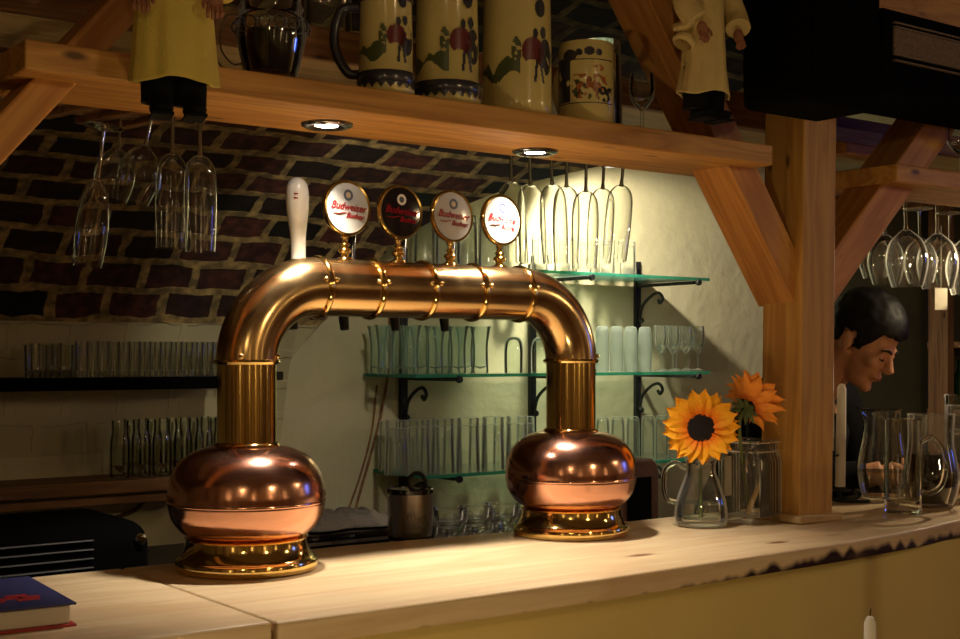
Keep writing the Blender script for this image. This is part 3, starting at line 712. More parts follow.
row('flare', 'glass_green', [386, 410, 434, 458, 481], .25, zm, 'flared_glass', 'green-tinted flared glass in the front row at the left of the middle glass shelf', 'flared glasses, front row')
row('flare', 'glass_green', [378, 399, 421, 443, 466], .11, zm, 'flared_glass', 'green-tinted flared glass in the back row at the left of the middle glass shelf', 'flared glasses, back row')
row('dome', 'glass_clear', [514], .25, zm, 'tumbler', 'clear rounded tumbler standing upside down alone on the middle shelf', None)
row('dome', 'glass_clear', [540], .23, zm, 'tumbler', 'clear rounded tumbler upside down beside the middle bracket rail', None)
row('tall', 'glass_frost', [602, 616.5, 631, 645], .20, zm, 'frosted_glass', 'frosted white glass upside down right of the tower on the middle shelf', 'frosted glasses on the middle shelf', xy=.70, s=1.06, jit=.001)
row('goblet', 'glass_hazy', [660, 673, 686, 698], .20, zm, 'goblet', 'clear goblet at the right end of the middle shelf', 'goblets on the middle shelf', xy=.66, s=1.12, jit=.001)
row('goblet', 'glass_hazy', [662, 676, 689], .09, zm, 'goblet', 'clear goblet in the back row at the right end of the middle shelf', 'goblets in the back row', xy=.66, s=1.12, jit=.001)
row('taper', 'glass_hazy', [396, 419, 443, 468, 493, 516], .25, zl, 'tumbler', 'tapered clear beer glass upside down in the front row of the lowest shelf', 'beer glasses, lowest shelf front', s=1.12)
row('taper', 'glass_hazy', [389, 409, 430, 452, 478, 502, 525], .12, zl, 'tumbler', 'tapered clear beer glass upside down in the back row of the lowest shelf', 'beer glasses, lowest shelf back', s=1.05, xy=.9)
row('tall', 'glass_hazy', [603, 618, 633, 648, 662, 675, 688], .22, zl, 'tumbler', 'rounded clear glass upside down right of the tower on the lowest shelf', 'rounded glasses on the lowest shelf', xy=.72, jit=.001)
row('taper', 'glass_hazy', [424, 446, 468, 490, 512], .20, zt, 'tumbler', 'clear beer glass on the top shelf behind the medallions', 'beer glasses on the top shelf', s=1.15, xy=.9)
row('taper', 'glass_hazy', [540, 562, 584, 606, 628], .14, zt, 'tumbler', 'clear beer glass on the top shelf behind the hanging flutes', 'beer glasses behind the flutes', s=.9)

# plain dark wall shelves at left
YS = YW - .2; zsh = Zat(100, 378, YS)
t = thing('wall_shelf', 'black upper shelf on the dark wall at left with small glasses', 'shelf', (-1.4, YW - .1, zsh - .016)); box('plank', (.58, 0, 0), (Xat(232, YS) + 1.4, .196, .034), 'black_matte', t, .002, loc=None)
bpy.data.objects[t.name].children[0].location = ((Xat(232, YS) + 1.4) / 2 - .58, 0, 0)
xr = Xat(232, YS)
for i in range(15):
    for r, yo in ((0, .15), (1, .09)):
        px = 82 + i * 10.5 + r * 5; y = YW - yo
        tumbler('shot', 'glass_dim', (Xat(px, y), y, zsh + .001), 'shot_glass', 'small straight clear glass in the packed row on the black shelf', 'small glasses on the black shelf')
for px, yo, s in ((36, .14, .95), (50, .13, 1.0), (62, .15, .95), (42, .07, 1.0), (70, .08, .95)):
    tumbler('stout', 'glass_dim', (Xat(px, YW - yo), YW - yo, zsh + .001), 'tumbler', 'stout clear tumbler at the left end of the black shelf', 'stout tumblers on the black shelf', s)
zs2 = Zat(100, 481, YS)
t = thing('wall_shelf', 'brown lower shelf on the dark wall at left with glass jars', 'shelf', (-1.4, YW - .1, zs2 - .02)); b_ = box('plank', (0, 0, 0), (Xat(240, YS) + 1.4, .196, .036), 'old_wood', t, .004); b_.location = ((Xat(240, YS) + 1.4) / 2, 0, 0)
b_ = box('back_rail', (0, 0, 0), (Xat(240, YS) + 1.4, .03, .02), 'old_wood', t, .003); b_.location = ((Xat(240, YS) + 1.4) / 2, -.09, -.035)
for px, yo in ((120, .13), (141, .12), (162, .13), (183, .12), (204, .13), (222, .12), (132, .055), (153, .05), (174, .055), (195, .05), (215, .055)):
    tumbler('jar', 'glass_smoky', (Xat(px, YW - yo), YW - yo, zs2 - .001), 'glass_jar', 'clear glass jar standing on the brown lower shelf at left', 'glass jars on the brown shelf', 1.05, cat='jar', xy=.64)
# ------------------------------------------------------------------ camera
cd = bpy.data.cameras.new('camera'); cam = bpy.data.objects.new('camera', cd); COL.objects.link(cam)
cd.sensor_width = 36; cd.lens = F / 960 * 36; cd.shift_y = (HZ - 319.5) / 960
cam.location = CAM; cam.rotation_euler = (PI / 2, 0, -TH); sc.camera = cam; cd.clip_start = .05
# ------------------------------------------------------------------ steins and mug on the shelf
def decal(name, parent, r, inside, mat, s0, s1, z0, z1, a0, step=.0016, k=1.0):
    """glazed picture on a round wall: cells whose centre is inside the drawn outline; s runs left to right seen from outside, a0 = facing angle"""
    bm = bmesh.new(); V = {}
    if k != 1.0:
        ins0 = inside; zr = .045; inside = lambda s, z: ins0(s / k, zr + (z - zr) / k)
        s0, s1, z0, z1 = s0 * k, s1 * k, zr + (z0 - zr) * k, zr + (z1 - zr) * k
    ns, nz = int((s1 - s0) / step), int((z1 - z0) / step)
    def vert(i, j):
        if (i, j) not in V:
            s = s0 + i * step; z = z0 + j * step; rr = (r(z) if callable(r) else r) + .0005; a = a0 + s / rr
            V[(i, j)] = bm.verts.new((rr * math.cos(a), rr * math.sin(a), z))
        return V[(i, j)]
    for i in range(ns):
        for j in range(nz):
            if inside(s0 + (i + .5) * step, z0 + (j + .5) * step):
                bm.faces.new((vert(i, j), vert(i + 1, j), vert(i + 1, j + 1), vert(i, j + 1)))
    if not V: bm.free(); return
    return obj(name, bm, mat, parent)
def ell(s, z, cs, cz, a, b): return ((s - cs) / a) ** 2 + ((z - cz) / b) ** 2 < 1
def nz2(s, z, f): return noise.noise(Vector((s * f, z * f, 3.3)))
def stein(px, R, H, label, seed, handle=True, band=True, faceoff=0.0, hx=PI, top=True):
    y = SF + R + .004; x = Xat(px, y)
    t = thing('beer_stein', label, 'stein', (x, y, ZS1))
    p = [(0, 0), (R * .93, 0), (R * .98, .003), (R, .008), (R * .97, .014), (R * .99, .017), (R * .99, .034), (R * .94, .038), (R * .92, H * .5), (R * .88, H - .012), (R * .92, H - .006), (R * .90, H), (R * .82, H), (R * .84, .02), (0, .02)] if band else \
        [(0, 0), (R * .95, 0), (R, .006), (R, .02), (R * .98, H * .5), (R * .95, H), (R * .88, H), (R * .88, .02), (0, .02)]
    lathe('body', p, 'ceramic_cream', t, 56)
    f = math.atan2(CAM.y - y, CAM.x - x) + faceoff      # the picture faces the guests
    rr = lambda z: R * (.945 if band else .985)
    if band:
        lathe('base_band', [(R * .992, .0165), (R * 1.012, .018), (R * 1.012, .033), (R * .992, .0345)], 'ceramic_blue', t, 56, closed=True)
        decal('zigzag', t, lambda z: R * 1.0, lambda s, z: abs(((s * 70) % 1) - .5) * .016 + .0075 < z < .0165, 'ceramic_blue', -R * 1.6, R * 1.6, .006, .017, f, .0012)
    sx = .014
    K = R / .036
    decal('coach_picture', t, rr, lambda s, z: ell(s, z, sx, .078, .013, .014) and not ell(s, z, sx - .002, .062, .008, .008), 'ceramic_maroon', -.03, .05, .04, .11, f, k=K)
    decal('horse_picture', t, rr, lambda s, z: (ell(s, z, sx + .016, .074, .011, .018) and nz2(s, z + seed, 90) > -.22) or ell(s, z, sx + .012, .098, .004, .006) or ell(s, z, sx + .002, .096, .003, .005) or (abs(s - sx - .002 - (z - .05) * .1) < .0016 and .047 < z < .07) or (abs(s - sx - .012 + (z - .05) * .2) < .0016 and .047 < z < .07), 'ceramic_blue', -.03, .05, .04, .11, f, k=K)
    decal('landscape_picture', t, rr, lambda s, z: (.052 + .006 * math.sin(s * 160 + seed) < z < .063 + .010 * nz2(s, 1 + seed, 120) + max(0, s + .026) * .3 and s < .0) or (ell(s, z, -.004, .078, .005, .014) and nz2(s, z, 200) > -.1), 'ceramic_green', -R * 1.1, .03, .04, .11, f, k=K)
    decal('seal_picture', t, rr, lambda s, z: ell(s, z, sx + .008, .122, .0065, .009), 'ceramic_blue', -.02, .05, .10, .14, f, k=K)
    if handle:
        a = f + hx; c, s_ = math.cos(a), math.sin(a)
        pts = [(R * .92 * c, R * .92 * s_, H * .80), ((R + .022) * c, (R + .022) * s_, H * .78), ((R + .034) * c, (R + .034) * s_, H * .60), ((R + .032) * c, (R + .032) * s_, H * .40), ((R + .014) * c, (R + .014) * s_, H * .22), (R * .94 * c, R * .94 * s_, H * .20)]
        tube('handle', spline(pts, 6), .0075, 'ceramic_blue', t, 12)
    if band:
        lathe('rim_band', [(R * .93, H - .030), (R * .945, H - .028), (R * .925, H - .010), (R * .90, H - .010)], 'ceramic_brown', t, 56, closed=True)
        lathe('pewter_lid', sprof([(R * .93, H + .001), (R * .95, H + .004), (R * .80, H + .014), (R * .4, H + .026), (.006, H + .034), (.008, H + .042), (0, H + .046)], 3), 'steel', t, 48, cap0=True)
        a = f + hx; tube('lid_hinge', [(R * .95 * math.cos(a), R * .95 * math.sin(a), H + .004), ((R + .018) * math.cos(a), (R + .018) * math.sin(a), H + .006), ((R + .02) * math.cos(a), (R + .02) * math.sin(a), H * .8)], .004, 'steel', t, 8)
    return t
stein(386, .0445, .172, 'smallest cream beer stein with dark handle on its left, first in the shelf row', 1, hx=-1.62 + .0)
stein(447, .0545, .215, 'cream beer stein with blue base band, second in the shelf row', 5, hx=2.9, faceoff=.05)
stein(517, .0585, .235, 'tall plain-based cream stein with horse and coach picture, third in the row', 9, band=False, handle=True, hx=2.6, faceoff=.10)
# short picture mug
y = SF + .057; x = Xat(586, y); R = .048; H = .140
t = thing('picture_mug', 'short cream mug with coloured village picture, right of the three steins', 'mug', (x, y, ZS1))
lathe('body', [(0, 0), (R * .94, 0), (R, .004), (R, H - .01), (R * .95, H), (R * .88, H), (R * .9, .02), (0, .02)], 'ceramic_cream', t, 56)
f = math.atan2(CAM.y - y, CAM.x - x)
rc = lambda z: R
decal('crest_picture', t, rc, lambda s, z: ell(s, z, -.012, .118, .006, .006) or ell(s, z, .006, .120, .009, .007) or ell(s, z, .023, .118, .006, .006), 'ceramic_blue', -.03, .04, .10, .14, f)
decal('house_picture', t, rc, lambda s, z: (s < -.028 and .035 < z < .110 and nz2(s, z, 60) > -.35) or (ell(s, z, -.03, .114, .014, .010)) or (abs(z - .106) < .001) or (abs(z - .032) < .0012) or (s > .022 and .034 < z < .06 and nz2(s, z, 150) > 0), 'ceramic_blue', -.065, .055, .03, .13, f)
decal('people_picture', t, rc, lambda s, z: nz2(s, z, 110) > .12 and .04 < z < .082 and -.022 < s < .04 or (ell(s, z, .024, .092, .012, .006) and nz2(s, z, 200) > 0), 'ceramic_orange', -.065, .055, .03, .13, f)
decal('tree_picture', t, rc, lambda s, z: nz2(s + 2, z, 130) > .22 and .038 < z < .075 and -.025 < s < .04, 'ceramic_green', -.065, .055, .03, .13, f)
tube('handle', spline([(0, R * .95, H * .8), (0, R + .025, H * .75), (0, R + .034, H * .5), (0, R + .02, H * .25), (0, R * .95, H * .2)], 5), .006, 'ceramic_cream', t, 10)
# clear glass behind/above it
y2 = SF + .150
tt = tumbler('taper', 'glass_clear', (Xat(600, y2), y2, ZS1), 'tumbler', 'clear glass standing half behind the picture mug', None, 1.2)
tumbler('goblet', 'glass_clear', (Xat(640, SF + .05), SF + .045, ZS1), 'goblet', 'clear goblet between the picture mug and the dark upper brace', None, .7)
# faceted glass mug with coffee beans dark content
y = SF + .06; x = Xat(271, y)
t = thing('glass_mug', 'round-bellied glass mug with dark filling on the long shelf', 'mug', (x, y, ZS1))
op = sprof([(.033, 0), (.036, .006), (.043, .03), (.050, .065), (.049, .09), (.043, .104), (.044, .135)], 5)
bm = bmesh.new(); add_lathe(bm, [(0, 0)] + op + [(r - .003, z) for r, z in op[::-1] if z > .010] + [(0, .010)], 48); obj('body', bm, 'glass_clear', t)
lathe('filling', [(0, .0105)] + [(r - .0035, z) for r, z in op if .010 < z < .076] + [(0, .076)], 'black_gloss', t, 40)
for k in range(14):
    a = k * 2 * PI / 14; bm = bmesh.new(); add_ball(bm, (.0485 * math.cos(a), .0485 * math.sin(a), .079), .0095, 12, (1, 1, 1.1)); obj('dimple', bm, 'glass_clear', t)
lathe('band', [(.045, .104), (.0475, .108), (.045, .112)], 'glass_bright', t, 40)
a = math.atan2(CAM.y - y, CAM.x - x) - 1.75; c, s_ = math.cos(a), math.sin(a)
tube('handle', spline([(.045 * c, .045 * s_, .104), (.066 * c, .066 * s_, .106), (.080 * c, .080 * s_, .080), (.078 * c, .078 * s_, .045), (.058 * c, .058 * s_, .022), (.040 * c, .040 * s_, .022)], 7), .0080, 'glass_bright', t, 14)
# straight glass on the rear shelf and a wire loop
yy = BF + .04
tumbler('taper', 'glass_hazy', (Xat(328, yy), yy, ZB1 + .001), 'tumbler', 'clear straight glass standing on the rear shelf, between mug and first stein', None, 1.25)
tumbler('goblet', 'glass_bright', (Xat(959, SF + .03), SF + .030, ZS1 + .0005), 'goblet', 'clear stemmed glass standing on the right shelf at the frame edge', None, .82)
# ------------------------------------------------------------------ hanging dolls
def doll(px, y, zhem, label, robe, s=1.0, yaw=0, w=1.0, flare=1.0, tw=0):
    x = Xat(px, y)
    t = thing('hanging_doll', label, 'doll', (x, y, zhem)); t.rotation_euler = (0, 0, -TH * .45 + yaw); t.scale = (s, s, s)
    bm = bmesh.new(); rings = []; nseg = 72
    prof_ = [(0, .062 * flare, .040), (.004, .0615 * flare, .039), (.05, .056, .036), (.10, .0525, .034), (.14, .051, .032), (.19, .050, .030), (.225, .047, .026), (.245, .030, .020), (.252, .014, .014)]
    for z, rx, ry in prof_:
        rr = []
        for i in range(nseg):
            a = 2 * PI * i / nseg; fold = 1 + .05 * math.sin(7 * a + 1 + tw) * max(0, 1 - z / .2) + .02 * math.sin(13 * a)
            rr.append(bm.verts.new((w * rx * fold * math.cos(a), ry * fold * math.sin(a), z + .004 * math.sin(3 * a) * (z < .01))))
        rings.append(rr)
    for a_, b_ in zip(rings[:-1], rings[1:]):
        for i in range(nseg): bm.faces.new((a_[i], a_[(i + 1) % nseg], b_[(i + 1) % nseg], b_[i]))
    bm.faces.new(rings[-1]); o = obj('robe', bm, robe, t); sm = o.modifiers.new('thick', 'SOLIDIFY'); sm.thickness = .002
    for sd in (-1, 1):
        tube('sleeve', spline([(sd * .040, 0, .235), (sd * .060, -.004, .20), (sd * .068, -.016, .155), (sd * .056, -.032, .125 + .0 * sd)], 5), [.014 + .009 * i / 15 for i in range(16)], robe, t, 16)
        bm = bmesh.new(); hc = Vector((sd * .048, -.040, .108)); add_ball(bm, hc, .012, 12, (1.0, .6, 1.1))
        for k in range(4):
            dx = (-.0078 + .0052 * k) * sd; add_tube(bm, [hc + Vector((dx, -.003, -.006)), hc + Vector((dx * 1.2, -.007, -.018)), hc + Vector((dx * 1.1, -.003, -.026 + .002 * abs(k - 1)))], [.0030, .0028, .0022], 7)
        add_tube(bm, [hc + Vector((-.009 * sd, -.002, .002)), hc + Vector((-.015 * sd, -.007, -.006)), hc + Vector((-.015 * sd, -.009, -.013))], [.0034, .003, .0024], 7)
        obj('hand', bm, 'doll_skin', t)
        lg = tube('trouser_leg', spline([(sd * .021, 0, .05), (sd * .021, 0, .0), (sd * .022, .001, -.028)], 4), [.0235, .0235, .0235, .0235, .023, .023, .0225, .022, .022], 'black_cloth', t, 16)
        bm = bmesh.new(); add_ball(bm, (sd * .022 + .004, -.012, -.036), .017, 16, (.95, 1.7, .62)); add_box(bm, (sd * .022 + .004, -.012, -.0455), (.028, .05, .004)); obj('shoe', bm, 'black_cloth', t)
    bm = bmesh.new(); add_ball(bm, (0, 0, .285), .034, 20, (.9, .95, 1.1)); add_ball(bm, (0, -.034, .283), .007, 10); obj('head', bm, 'doll_skin', t)
    lathe('hat', [(.045, .300), (.046, .303), (.030, .306), (.026, .33), (0, .335)], 'black_cloth', t, 24)
    return t
yd = CAM.y + 1.565
zh = Zat(170, 84, yd)
doll(174, yd, zh, 'yellow-robed doll with black shoes hanging at the left end of the shelf', 'robe_cloth', .94, w=.98, flare=.98)
zh = Zat(705, 96, yd)
d2 = doll(704, yd, zh, 'cream-robed doll with wrinkled sleeves hanging beside the post', 'robe_cream', .94, w=.80, flare=1.1, yaw=.3, tw=2)
for z in (.09, .12, .16, .195):
    bm = bmesh.new(); M = Matrix.Translation((-.058, -.006, z)) @ Matrix.Rotation(.5 * math.sin(z * 90), 4, 'Y')
    add_lathe(bm, [(.017, -.008), (.0215, -.003), (.0215, .003), (.017, .008)], 16, M, closed=True); obj('sleeve_fold', bm, 'robe_cream', d2)
# ------------------------------------------------------------------ black cabinets at top right
ys = CAM.y + 1.44
xa = Xat(806, ys); xb = Xat(883, ys); zb = Zat(806, 98, ys)
t = thing('loudspeaker', 'large black loudspeaker hanging in front of the post top', 'speaker', ((xa + xb) / 2, ys + .075, zb))
W_ = xb - xa
bevel(box('cabinet', (0, 0, .22), (W_, .15, .44), 'black_matte', t), .018, 4)
box('front_grille', (0, -.077, .235), (W_ - .03, .006, .38), 'black_matte', t, .003)
box('mount', (0, .04, .46), (.05, .05, .06), 'black_iron', t)
lathe('mount_arm', [(.012, .44), (.012, .98)], 'black_iron', t, 12)
yc = CAM.y + 1.50; xa = Xat(884, yc); zt_ = Zat(884, 6, yc); zb_ = Zat(920, 98, yc)
t = thing('grille_cabinet', 'black cabinet with a tan woven grille stripe at top right', 'speaker', (xa + .45, yc + .085, zb_))
H_ = zt_ - zb_
bevel(box('cabinet', (0, 0, H_ / 2), (.90, .165, H_), 'black_matte', t), .006)
za, zz = Zat(884, 20, yc) - zb_, Zat(884, 58, yc) - zb_
box('woven_grille', (-.05, -.0835, (za + zz) / 2), (.74, .006, abs(za - zz) - .02), 'grille', t)
for zq in (za, za - .008, zz): box('grille_bead', (-.05, -.085, zq), (.74, .008, .003), 'grille', t)
for q in (-.35, .35): lathe('mount_arm', [(.010, 0), (.010, .9)], 'black_iron', t, 10, mtx=Matrix.Translation((q, .04, H_)))
tag(timber('timber_board', (xa - .02, yc + .10, zt_ + .098), (xa + 1.0, yc + .10, zt_ + .098), .03, .19, 'shelf_wood'), 'orange wooden board above the black cabinet at top right', 'board')
# ------------------------------------------------------------------ work surface behind the bar
zw = 1.015
wk = thing('work_surface', 'dark steel work surface behind the bar, under the dish tray', 'counter', (.0, .60, zw))
box('top', (.1, 0, -.015), (2.9, .80, .03), 'steel_work', wk, .003); box('cabinet', (.1, .02, -.53), (2.86, .70, .96), 'black_matte', wk)
# ribbed black appliance at left
ya = .30; xr_ = Xat(156, ya); xl_ = Xat(-60, ya); ztop = Zat(90, 525, ya)
t = thing('ribbed_bin', 'black ribbed plastic bin with rounded corner behind the bar at left', 'bin', ((xl_ + xr_) / 2, ya + .14, zw))
hh = ztop - zw; ww = xr_ - xl_
o = box('shell', (0, 0, hh / 2 + .0005), (ww, .28, hh), 'black_matte', t); bevel(o, .045, 6)
for k in range(5):
    zz = hh - .026 - k * .015
    box('rib', (-.035, -.141, zz), (ww - .15, .008, .0025), 'steel_work', t, .001)
lathe('corner_button', [(0, 0), (.010, .002), (.008, .005), (0, .006)], 'chrome', t, 14, mtx=Matrix.Translation((ww / 2 - .028, -.141, hh - .03)) @ Matrix.Rotation(PI / 2, 4, 'X'))
# tray with cloth
yt = .40; zt2 = zw + .0005
xa, xb = Xat(296, yt), Xat(436, yt); zt3 = Zat(370, 531, yt)
t = thing('drip_tray', 'black flat machine lid with shiny front edge behind the bar', 'tray', ((xa + xb) / 2, yt + .13, zt2))
bevel(box('body', (0, 0, (zt3 - zt2) / 2), (xb - xa, .26, zt3 - zt2), 'black_gloss', t), .008, 3)
box('front_strip', (0, -.131, (zt3 - zt2) * .80), (xb - xa - .03, .004, .006), 'steel', t)
bm = bmesh.new(); n = 40; VV = {}
xc0, xc1 = Xat(296, yt + .1), Xat(392, yt + .1)
for i in range(n + 1):
    for j in range(n // 2 + 1):
        u, v = i / n, j / (n // 2)
        e = min(u, 1 - u, v, 1 - v); h = .004 + min(1, e * 6) * (.014 + .022 * abs(noise.noise(Vector((u * 5, v * 4, 1)))) + .008 * noise.noise(Vector((u * 14, v * 11, 4))))
        VV[i, j] = bm.verts.new(((u - .5) * (xc1 - xc0) * (1 + .04 * math.sin(v * 9)), (v - .5) * .19 * (1 + .08 * math.sin(u * 11)), h))
for i in range(n):
    for j in range(n // 2): bm.faces.new((VV[i, j], VV[i + 1, j], VV[i + 1, j + 1], VV[i, j + 1]))
o = obj('dish_cloth', bm, 'grey_cloth', loc=((xc0 + xc1) / 2, yt + .13, zt3 - .002)); so = o.modifiers.new('thick', 'SOLIDIFY'); so.thickness = .003; so.offset = 1
tag(o, 'crumpled grey dishcloth lying on the black lid', 'cloth')
# steel canister with ring
yk = .26; xk = Xat(410, yk)
t = thing('steel_canister', 'dark steel canister with black ring on top, behind the bar', 'canister', (xk, yk, zw))
hk = Zat(410, 489, yk) - zw; rk = .0435
lathe('body', [(0, 0), (rk * .86, 0), (rk * .88, .004), (rk * .90, hk * .44), (rk * .88, hk * .46), (rk * .96, hk * .49), (rk * .99, hk * .56), (rk * 1.0, hk - .006), (rk * 1.03, hk - .002), (rk * .99, hk), (0, hk - .004)], 'steel', t, 48, angle=30)
lathe('black_band', [(rk * .905, hk * .455), (rk * .97, hk * .475), (rk * .98, hk * .50), (rk * .90, hk * .50)], 'black_plastic', t, 48, closed=True)
lathe('black_rim', [(rk * 1.0, hk - .008), (rk * 1.045, hk - .006), (rk * 1.045, hk + .001), (rk * 1.0, hk + .002)], 'black_gloss', t, 48, closed=True)
pr_ = []
for k in range(25):
    a = 2 * PI * k / 24; pr_.append((.014 + .016 * math.cos(a) * CT, -.004 - .016 * math.cos(a) * ST, hk + .012 + .018 * math.sin(a)))
tube('ring_handle', pr_, .0042, 'black_plastic', t, 10)
# glass bowls and jars on the work surface
i = 0
for yy, zz, pxs in ((.52, 0, (436, 462, 488, 514)), (.52, 1, (450, 476, 502)), (.66, 0, (424, 452, 480, 508, 536))):
    for px in pxs:
        yq = yy; X = Xat(px, yq)
        tumbler('bowl', 'glass_bright' if yy < .6 else 'glass_hazy', (X, yq, zw + .0005 + zz * .0525), 'glass_bowl', ['studded clear glass bowl in the front row behind the bar', 'studded clear glass bowl stacked on top of the front row', 'studded clear glass bowl in the back row behind the bar'][1 if zz else (2 if yy > .6 else 0)],
                ['front row of glass bowls', 'stacked glass bowls', 'back row of glass bowls'][1 if zz else (2 if yy > .6 else 0)], .82 if yy < .6 else .95, cat='bowl')
        i += 1
# brown leather holder by the flowers
yl = .17; xa, xb = Xat(622, yl), Xat(659, yl); ztl = Zat(643, 459, yl)
t = thing('menu_holder', 'brown leather-covered holder with rounded top behind the right copper bulb', 'holder', ((xa + xb) / 2, yl + .05, zw))
bm = bmesh.new(); hw = (xb - xa) / 2; hz = ztl - zw; oc = [(-hw, 0), (-hw, hz - .02), (-hw + .006, hz - .006), (-hw + .02, hz), (hw - .02, hz), (hw - .006, hz - .008), (hw, hz - .026), (hw, 0)]
fv = [bm.verts.new((a, -.05, b)) for a, b in oc]; bv = [bm.verts.new((a, .05, b)) for a, b in oc]
bm.faces.new(fv); bm.faces.new(bv[::-1])
for k in range(len(oc)): bm.faces.new((fv[k], bv[k], bv[(k + 1) % len(oc)], fv[(k + 1) % len(oc)]))
bevel(obj('body', bm, 'leather', t, smooth=False), .004, 2); box('dark_panel', (-.006, -.052, hz * .45), (hw * 1.3, .004, hz * .75), 'black_matte', t, .002)
# cables down the niche wall
tag(tube('cable', spline([atY(389, 300, YW - .006), atY(390, 350, YW - .006), atY(384, 400, YW - .006), atY(372, 450, YW - .006), atY(358, 500, YW - .006), atY(352, 530, YW - .04)], 8), .0045, 'old_wood'), 'thin brown cable hanging on the niche wall, right of two', 'cable')
tag(tube('cable', spline([atY(377, 385, YW - .006), atY(372, 430, YW - .006), atY(362, 470, YW - .006), atY(350, 505, YW - .006), atY(340, 530, YW - .04)], 8), .0035, 'old_wood'), 'thin brown cable hanging on the niche wall, left of two', 'cable')
tag(tube('cable', spline([atY(146, 497, YW - .006), atY(138, 508, YW - .006), atY(118, 517, YW - .006), atY(95, 522, YW - .006), atY(70, 528, YW - .006)], 8), .006, 'leather'), 'brown cable looping under the brown shelf at left', 'cable')
# ------------------------------------------------------------------ book, paper
yb0 = CAM.y + 1.50
c1 = atZ(79, 606, ZC + .028); ctr = Vector((c1.x - .165, c1.y + .07, ZC))
t = thing('book', 'blue and red hardcover book lying at the left end of the bar', 'book', (c1.x, c1.y, ZC), math.radians(0))
cA = atZ(-60, 627, ZC); cB = atZ(79, 610, ZC + .015); cC = atZ(-10, 573, ZC + .028)
ux = Vector((cB.x - cA.x, cB.y - cA.y, 0)).normalized(); ang = math.atan2(ux.y, ux.x); t.rotation_euler = (0, 0, ang); ang = -.057; t.rotation_euler = (0, 0, ang); t.location = (-.359, -.2656, ZC)
bl = .26; bw2 = .225
bm = bmesh.new(); add_box(bm, (-bl / 2, bw2 / 2, .0015), (bl, bw2, .003)); bevel(obj('back_cover', bm, 'book_red', t, smooth=False), .001)
bm = bmesh.new(); add_box(bm, (-bl / 2 - .003, bw2 / 2 + .002, .0145), (bl - .006, bw2 - .008, .023)); bevel(obj('page_block', bm, 'paper', t, smooth=False), .002)
bm = bmesh.new(); add_box(bm, (-bl / 2, bw2 / 2, .0275), (bl, bw2, .003)); bevel(obj('front_cover', bm, 'book_blue', t, smooth=False), .001)
bm = bmesh.new()
for (a, b) in ((-.045, .050), (-.062, .066), (-.085, .052), (-.052, .082), (-.095, .072), (-.04, .066)): add_box(bm, (a, b, .0293), (.026, .012, .0006))
obj('cover_print', bm, 'book_red', t, smooth=False)
cp = atZ(10, 580, ZC + .031)
o = box('paper_sheet', (0, 0, 0), (.14, .075, .0015), 'paper', None); o.location = (-.359 - .155, -.2656 + .16, ZC + .0305); o.rotation_euler = (0, 0, -.35)
tag(o, 'cream paper sheet lying on the back of the book', 'paper')
# ------------------------------------------------------------------ flowers
def petal_bm(Lp, Wp, cup=.15, droop=.0, n=8):
    bm = bmesh.new(); rows = []
    for i in range(n + 1):
        u = i / n; w = Wp * math.sin(PI * min(1, u * .80 + .16)) ** .9 * (1 - .98 * max(0, (u - .70) / .30) ** 1.6)
        z = cup * Lp * math.sin(u * PI * .8) - droop * u * u
        rows.append([bm.verts.new((u * Lp, s * w / 2, z + (abs(s) ** 2) * .0022 - (.0016 if s == 0 else 0))) for s in (-1, -.5, 0, .5, 1)])
    for a, b in zip(rows[:-1], rows[1:]):
        for k in range(4): bm.faces.new((a[k], b[k], b[k + 1], a[k + 1]))
    return bm
def flower(name, c, nrm, R, label, mat, back=False, n1=17, n2=15, stem_to=None, seedR=.385):
    """head facing nrm; petals are parts"""
    t = thing(name, label, 'flower', c)
    q = Vector(nrm).to_track_quat('Z', 'Y')
    hd = bpy.data.objects.new('flower_head', None); 
    bm = bmesh.new(); add_lathe(bm, [(0, .010), (R * seedR * .6, .0095), (R * seedR * .92, .006), (R * seedR, 0), (R * seedR * .8, -.006), (0, -.008)], 32)
    hd = obj('seed_disc', bm, 'seed', t); hd.rotation_mode = 'QUATERNION'; hd.rotation_quaternion = q
    src = None
    for ring, (n, rr, lift, cup, Ls) in enumerate(((n1, R * seedR * .70, .003, .10, 1.0), (n2, R * seedR * .6, -.004, .03, .97))):
        me = None
        for k in range(n):
            if me is None or k % 4 == 0:
                bm = petal_bm((R - rr) * Ls * random.uniform(.94, 1.05), R * .38 * random.uniform(.9, 1.12), cup * (2.2 if back else 1), 0); me = bpy.data.meshes.new('petal'); bm.to_mesh(me); bm.free(); me.shade_smooth(); me.materials.append(MATS[mat])
            o = bpy.data.objects.new('petal', me); COL.objects.link(o); o.parent = t
            a = 2 * PI * (k + .5 * ring) / n + random.uniform(-.06, .06)
            M = q.to_matrix().to_4x4() @ Matrix.Rotation(a, 4, 'Z') @ Matrix.Translation((rr, 0, lift)) @ Matrix.Rotation(random.uniform(-.20, .12) - (.1 if ring else 0) - (.35 if back else 0), 4, 'Y') @ Matrix.Rotation(random.uniform(-.25, .25), 4, 'X')
            o.matrix_local = M
    for k in range(9):
        bm = petal_bm(R * .34, R * .16, .1, 0, 4); o = obj('sepal', bm, 'leaf_green', t)
        o.matrix_local = q.to_matrix().to_4x4() @ Matrix.Rotation(2 * PI * k / 9, 4, 'Z') @ Matrix.Translation((R * .08, 0, -.012)) @ Matrix.Rotation(.25, 4, 'Y')
    if stem_to:
        s = Vector(stem_to) - Vector(c); b = -Vector(nrm).normalized() * .03
        tube('stem', spline([Vector(nrm) * -.006, b + Vector((0, 0, -.02)), s * .6 + b * .6, s], 6), .0032, 'leaf_green', t, 8)
    return t
pv = atZ(701, 526, ZC); pj = atZ(750, 522, ZC)
f1 = atY(701, 428, pv.y - .012)
tocam = (CAM - f1).normalized()
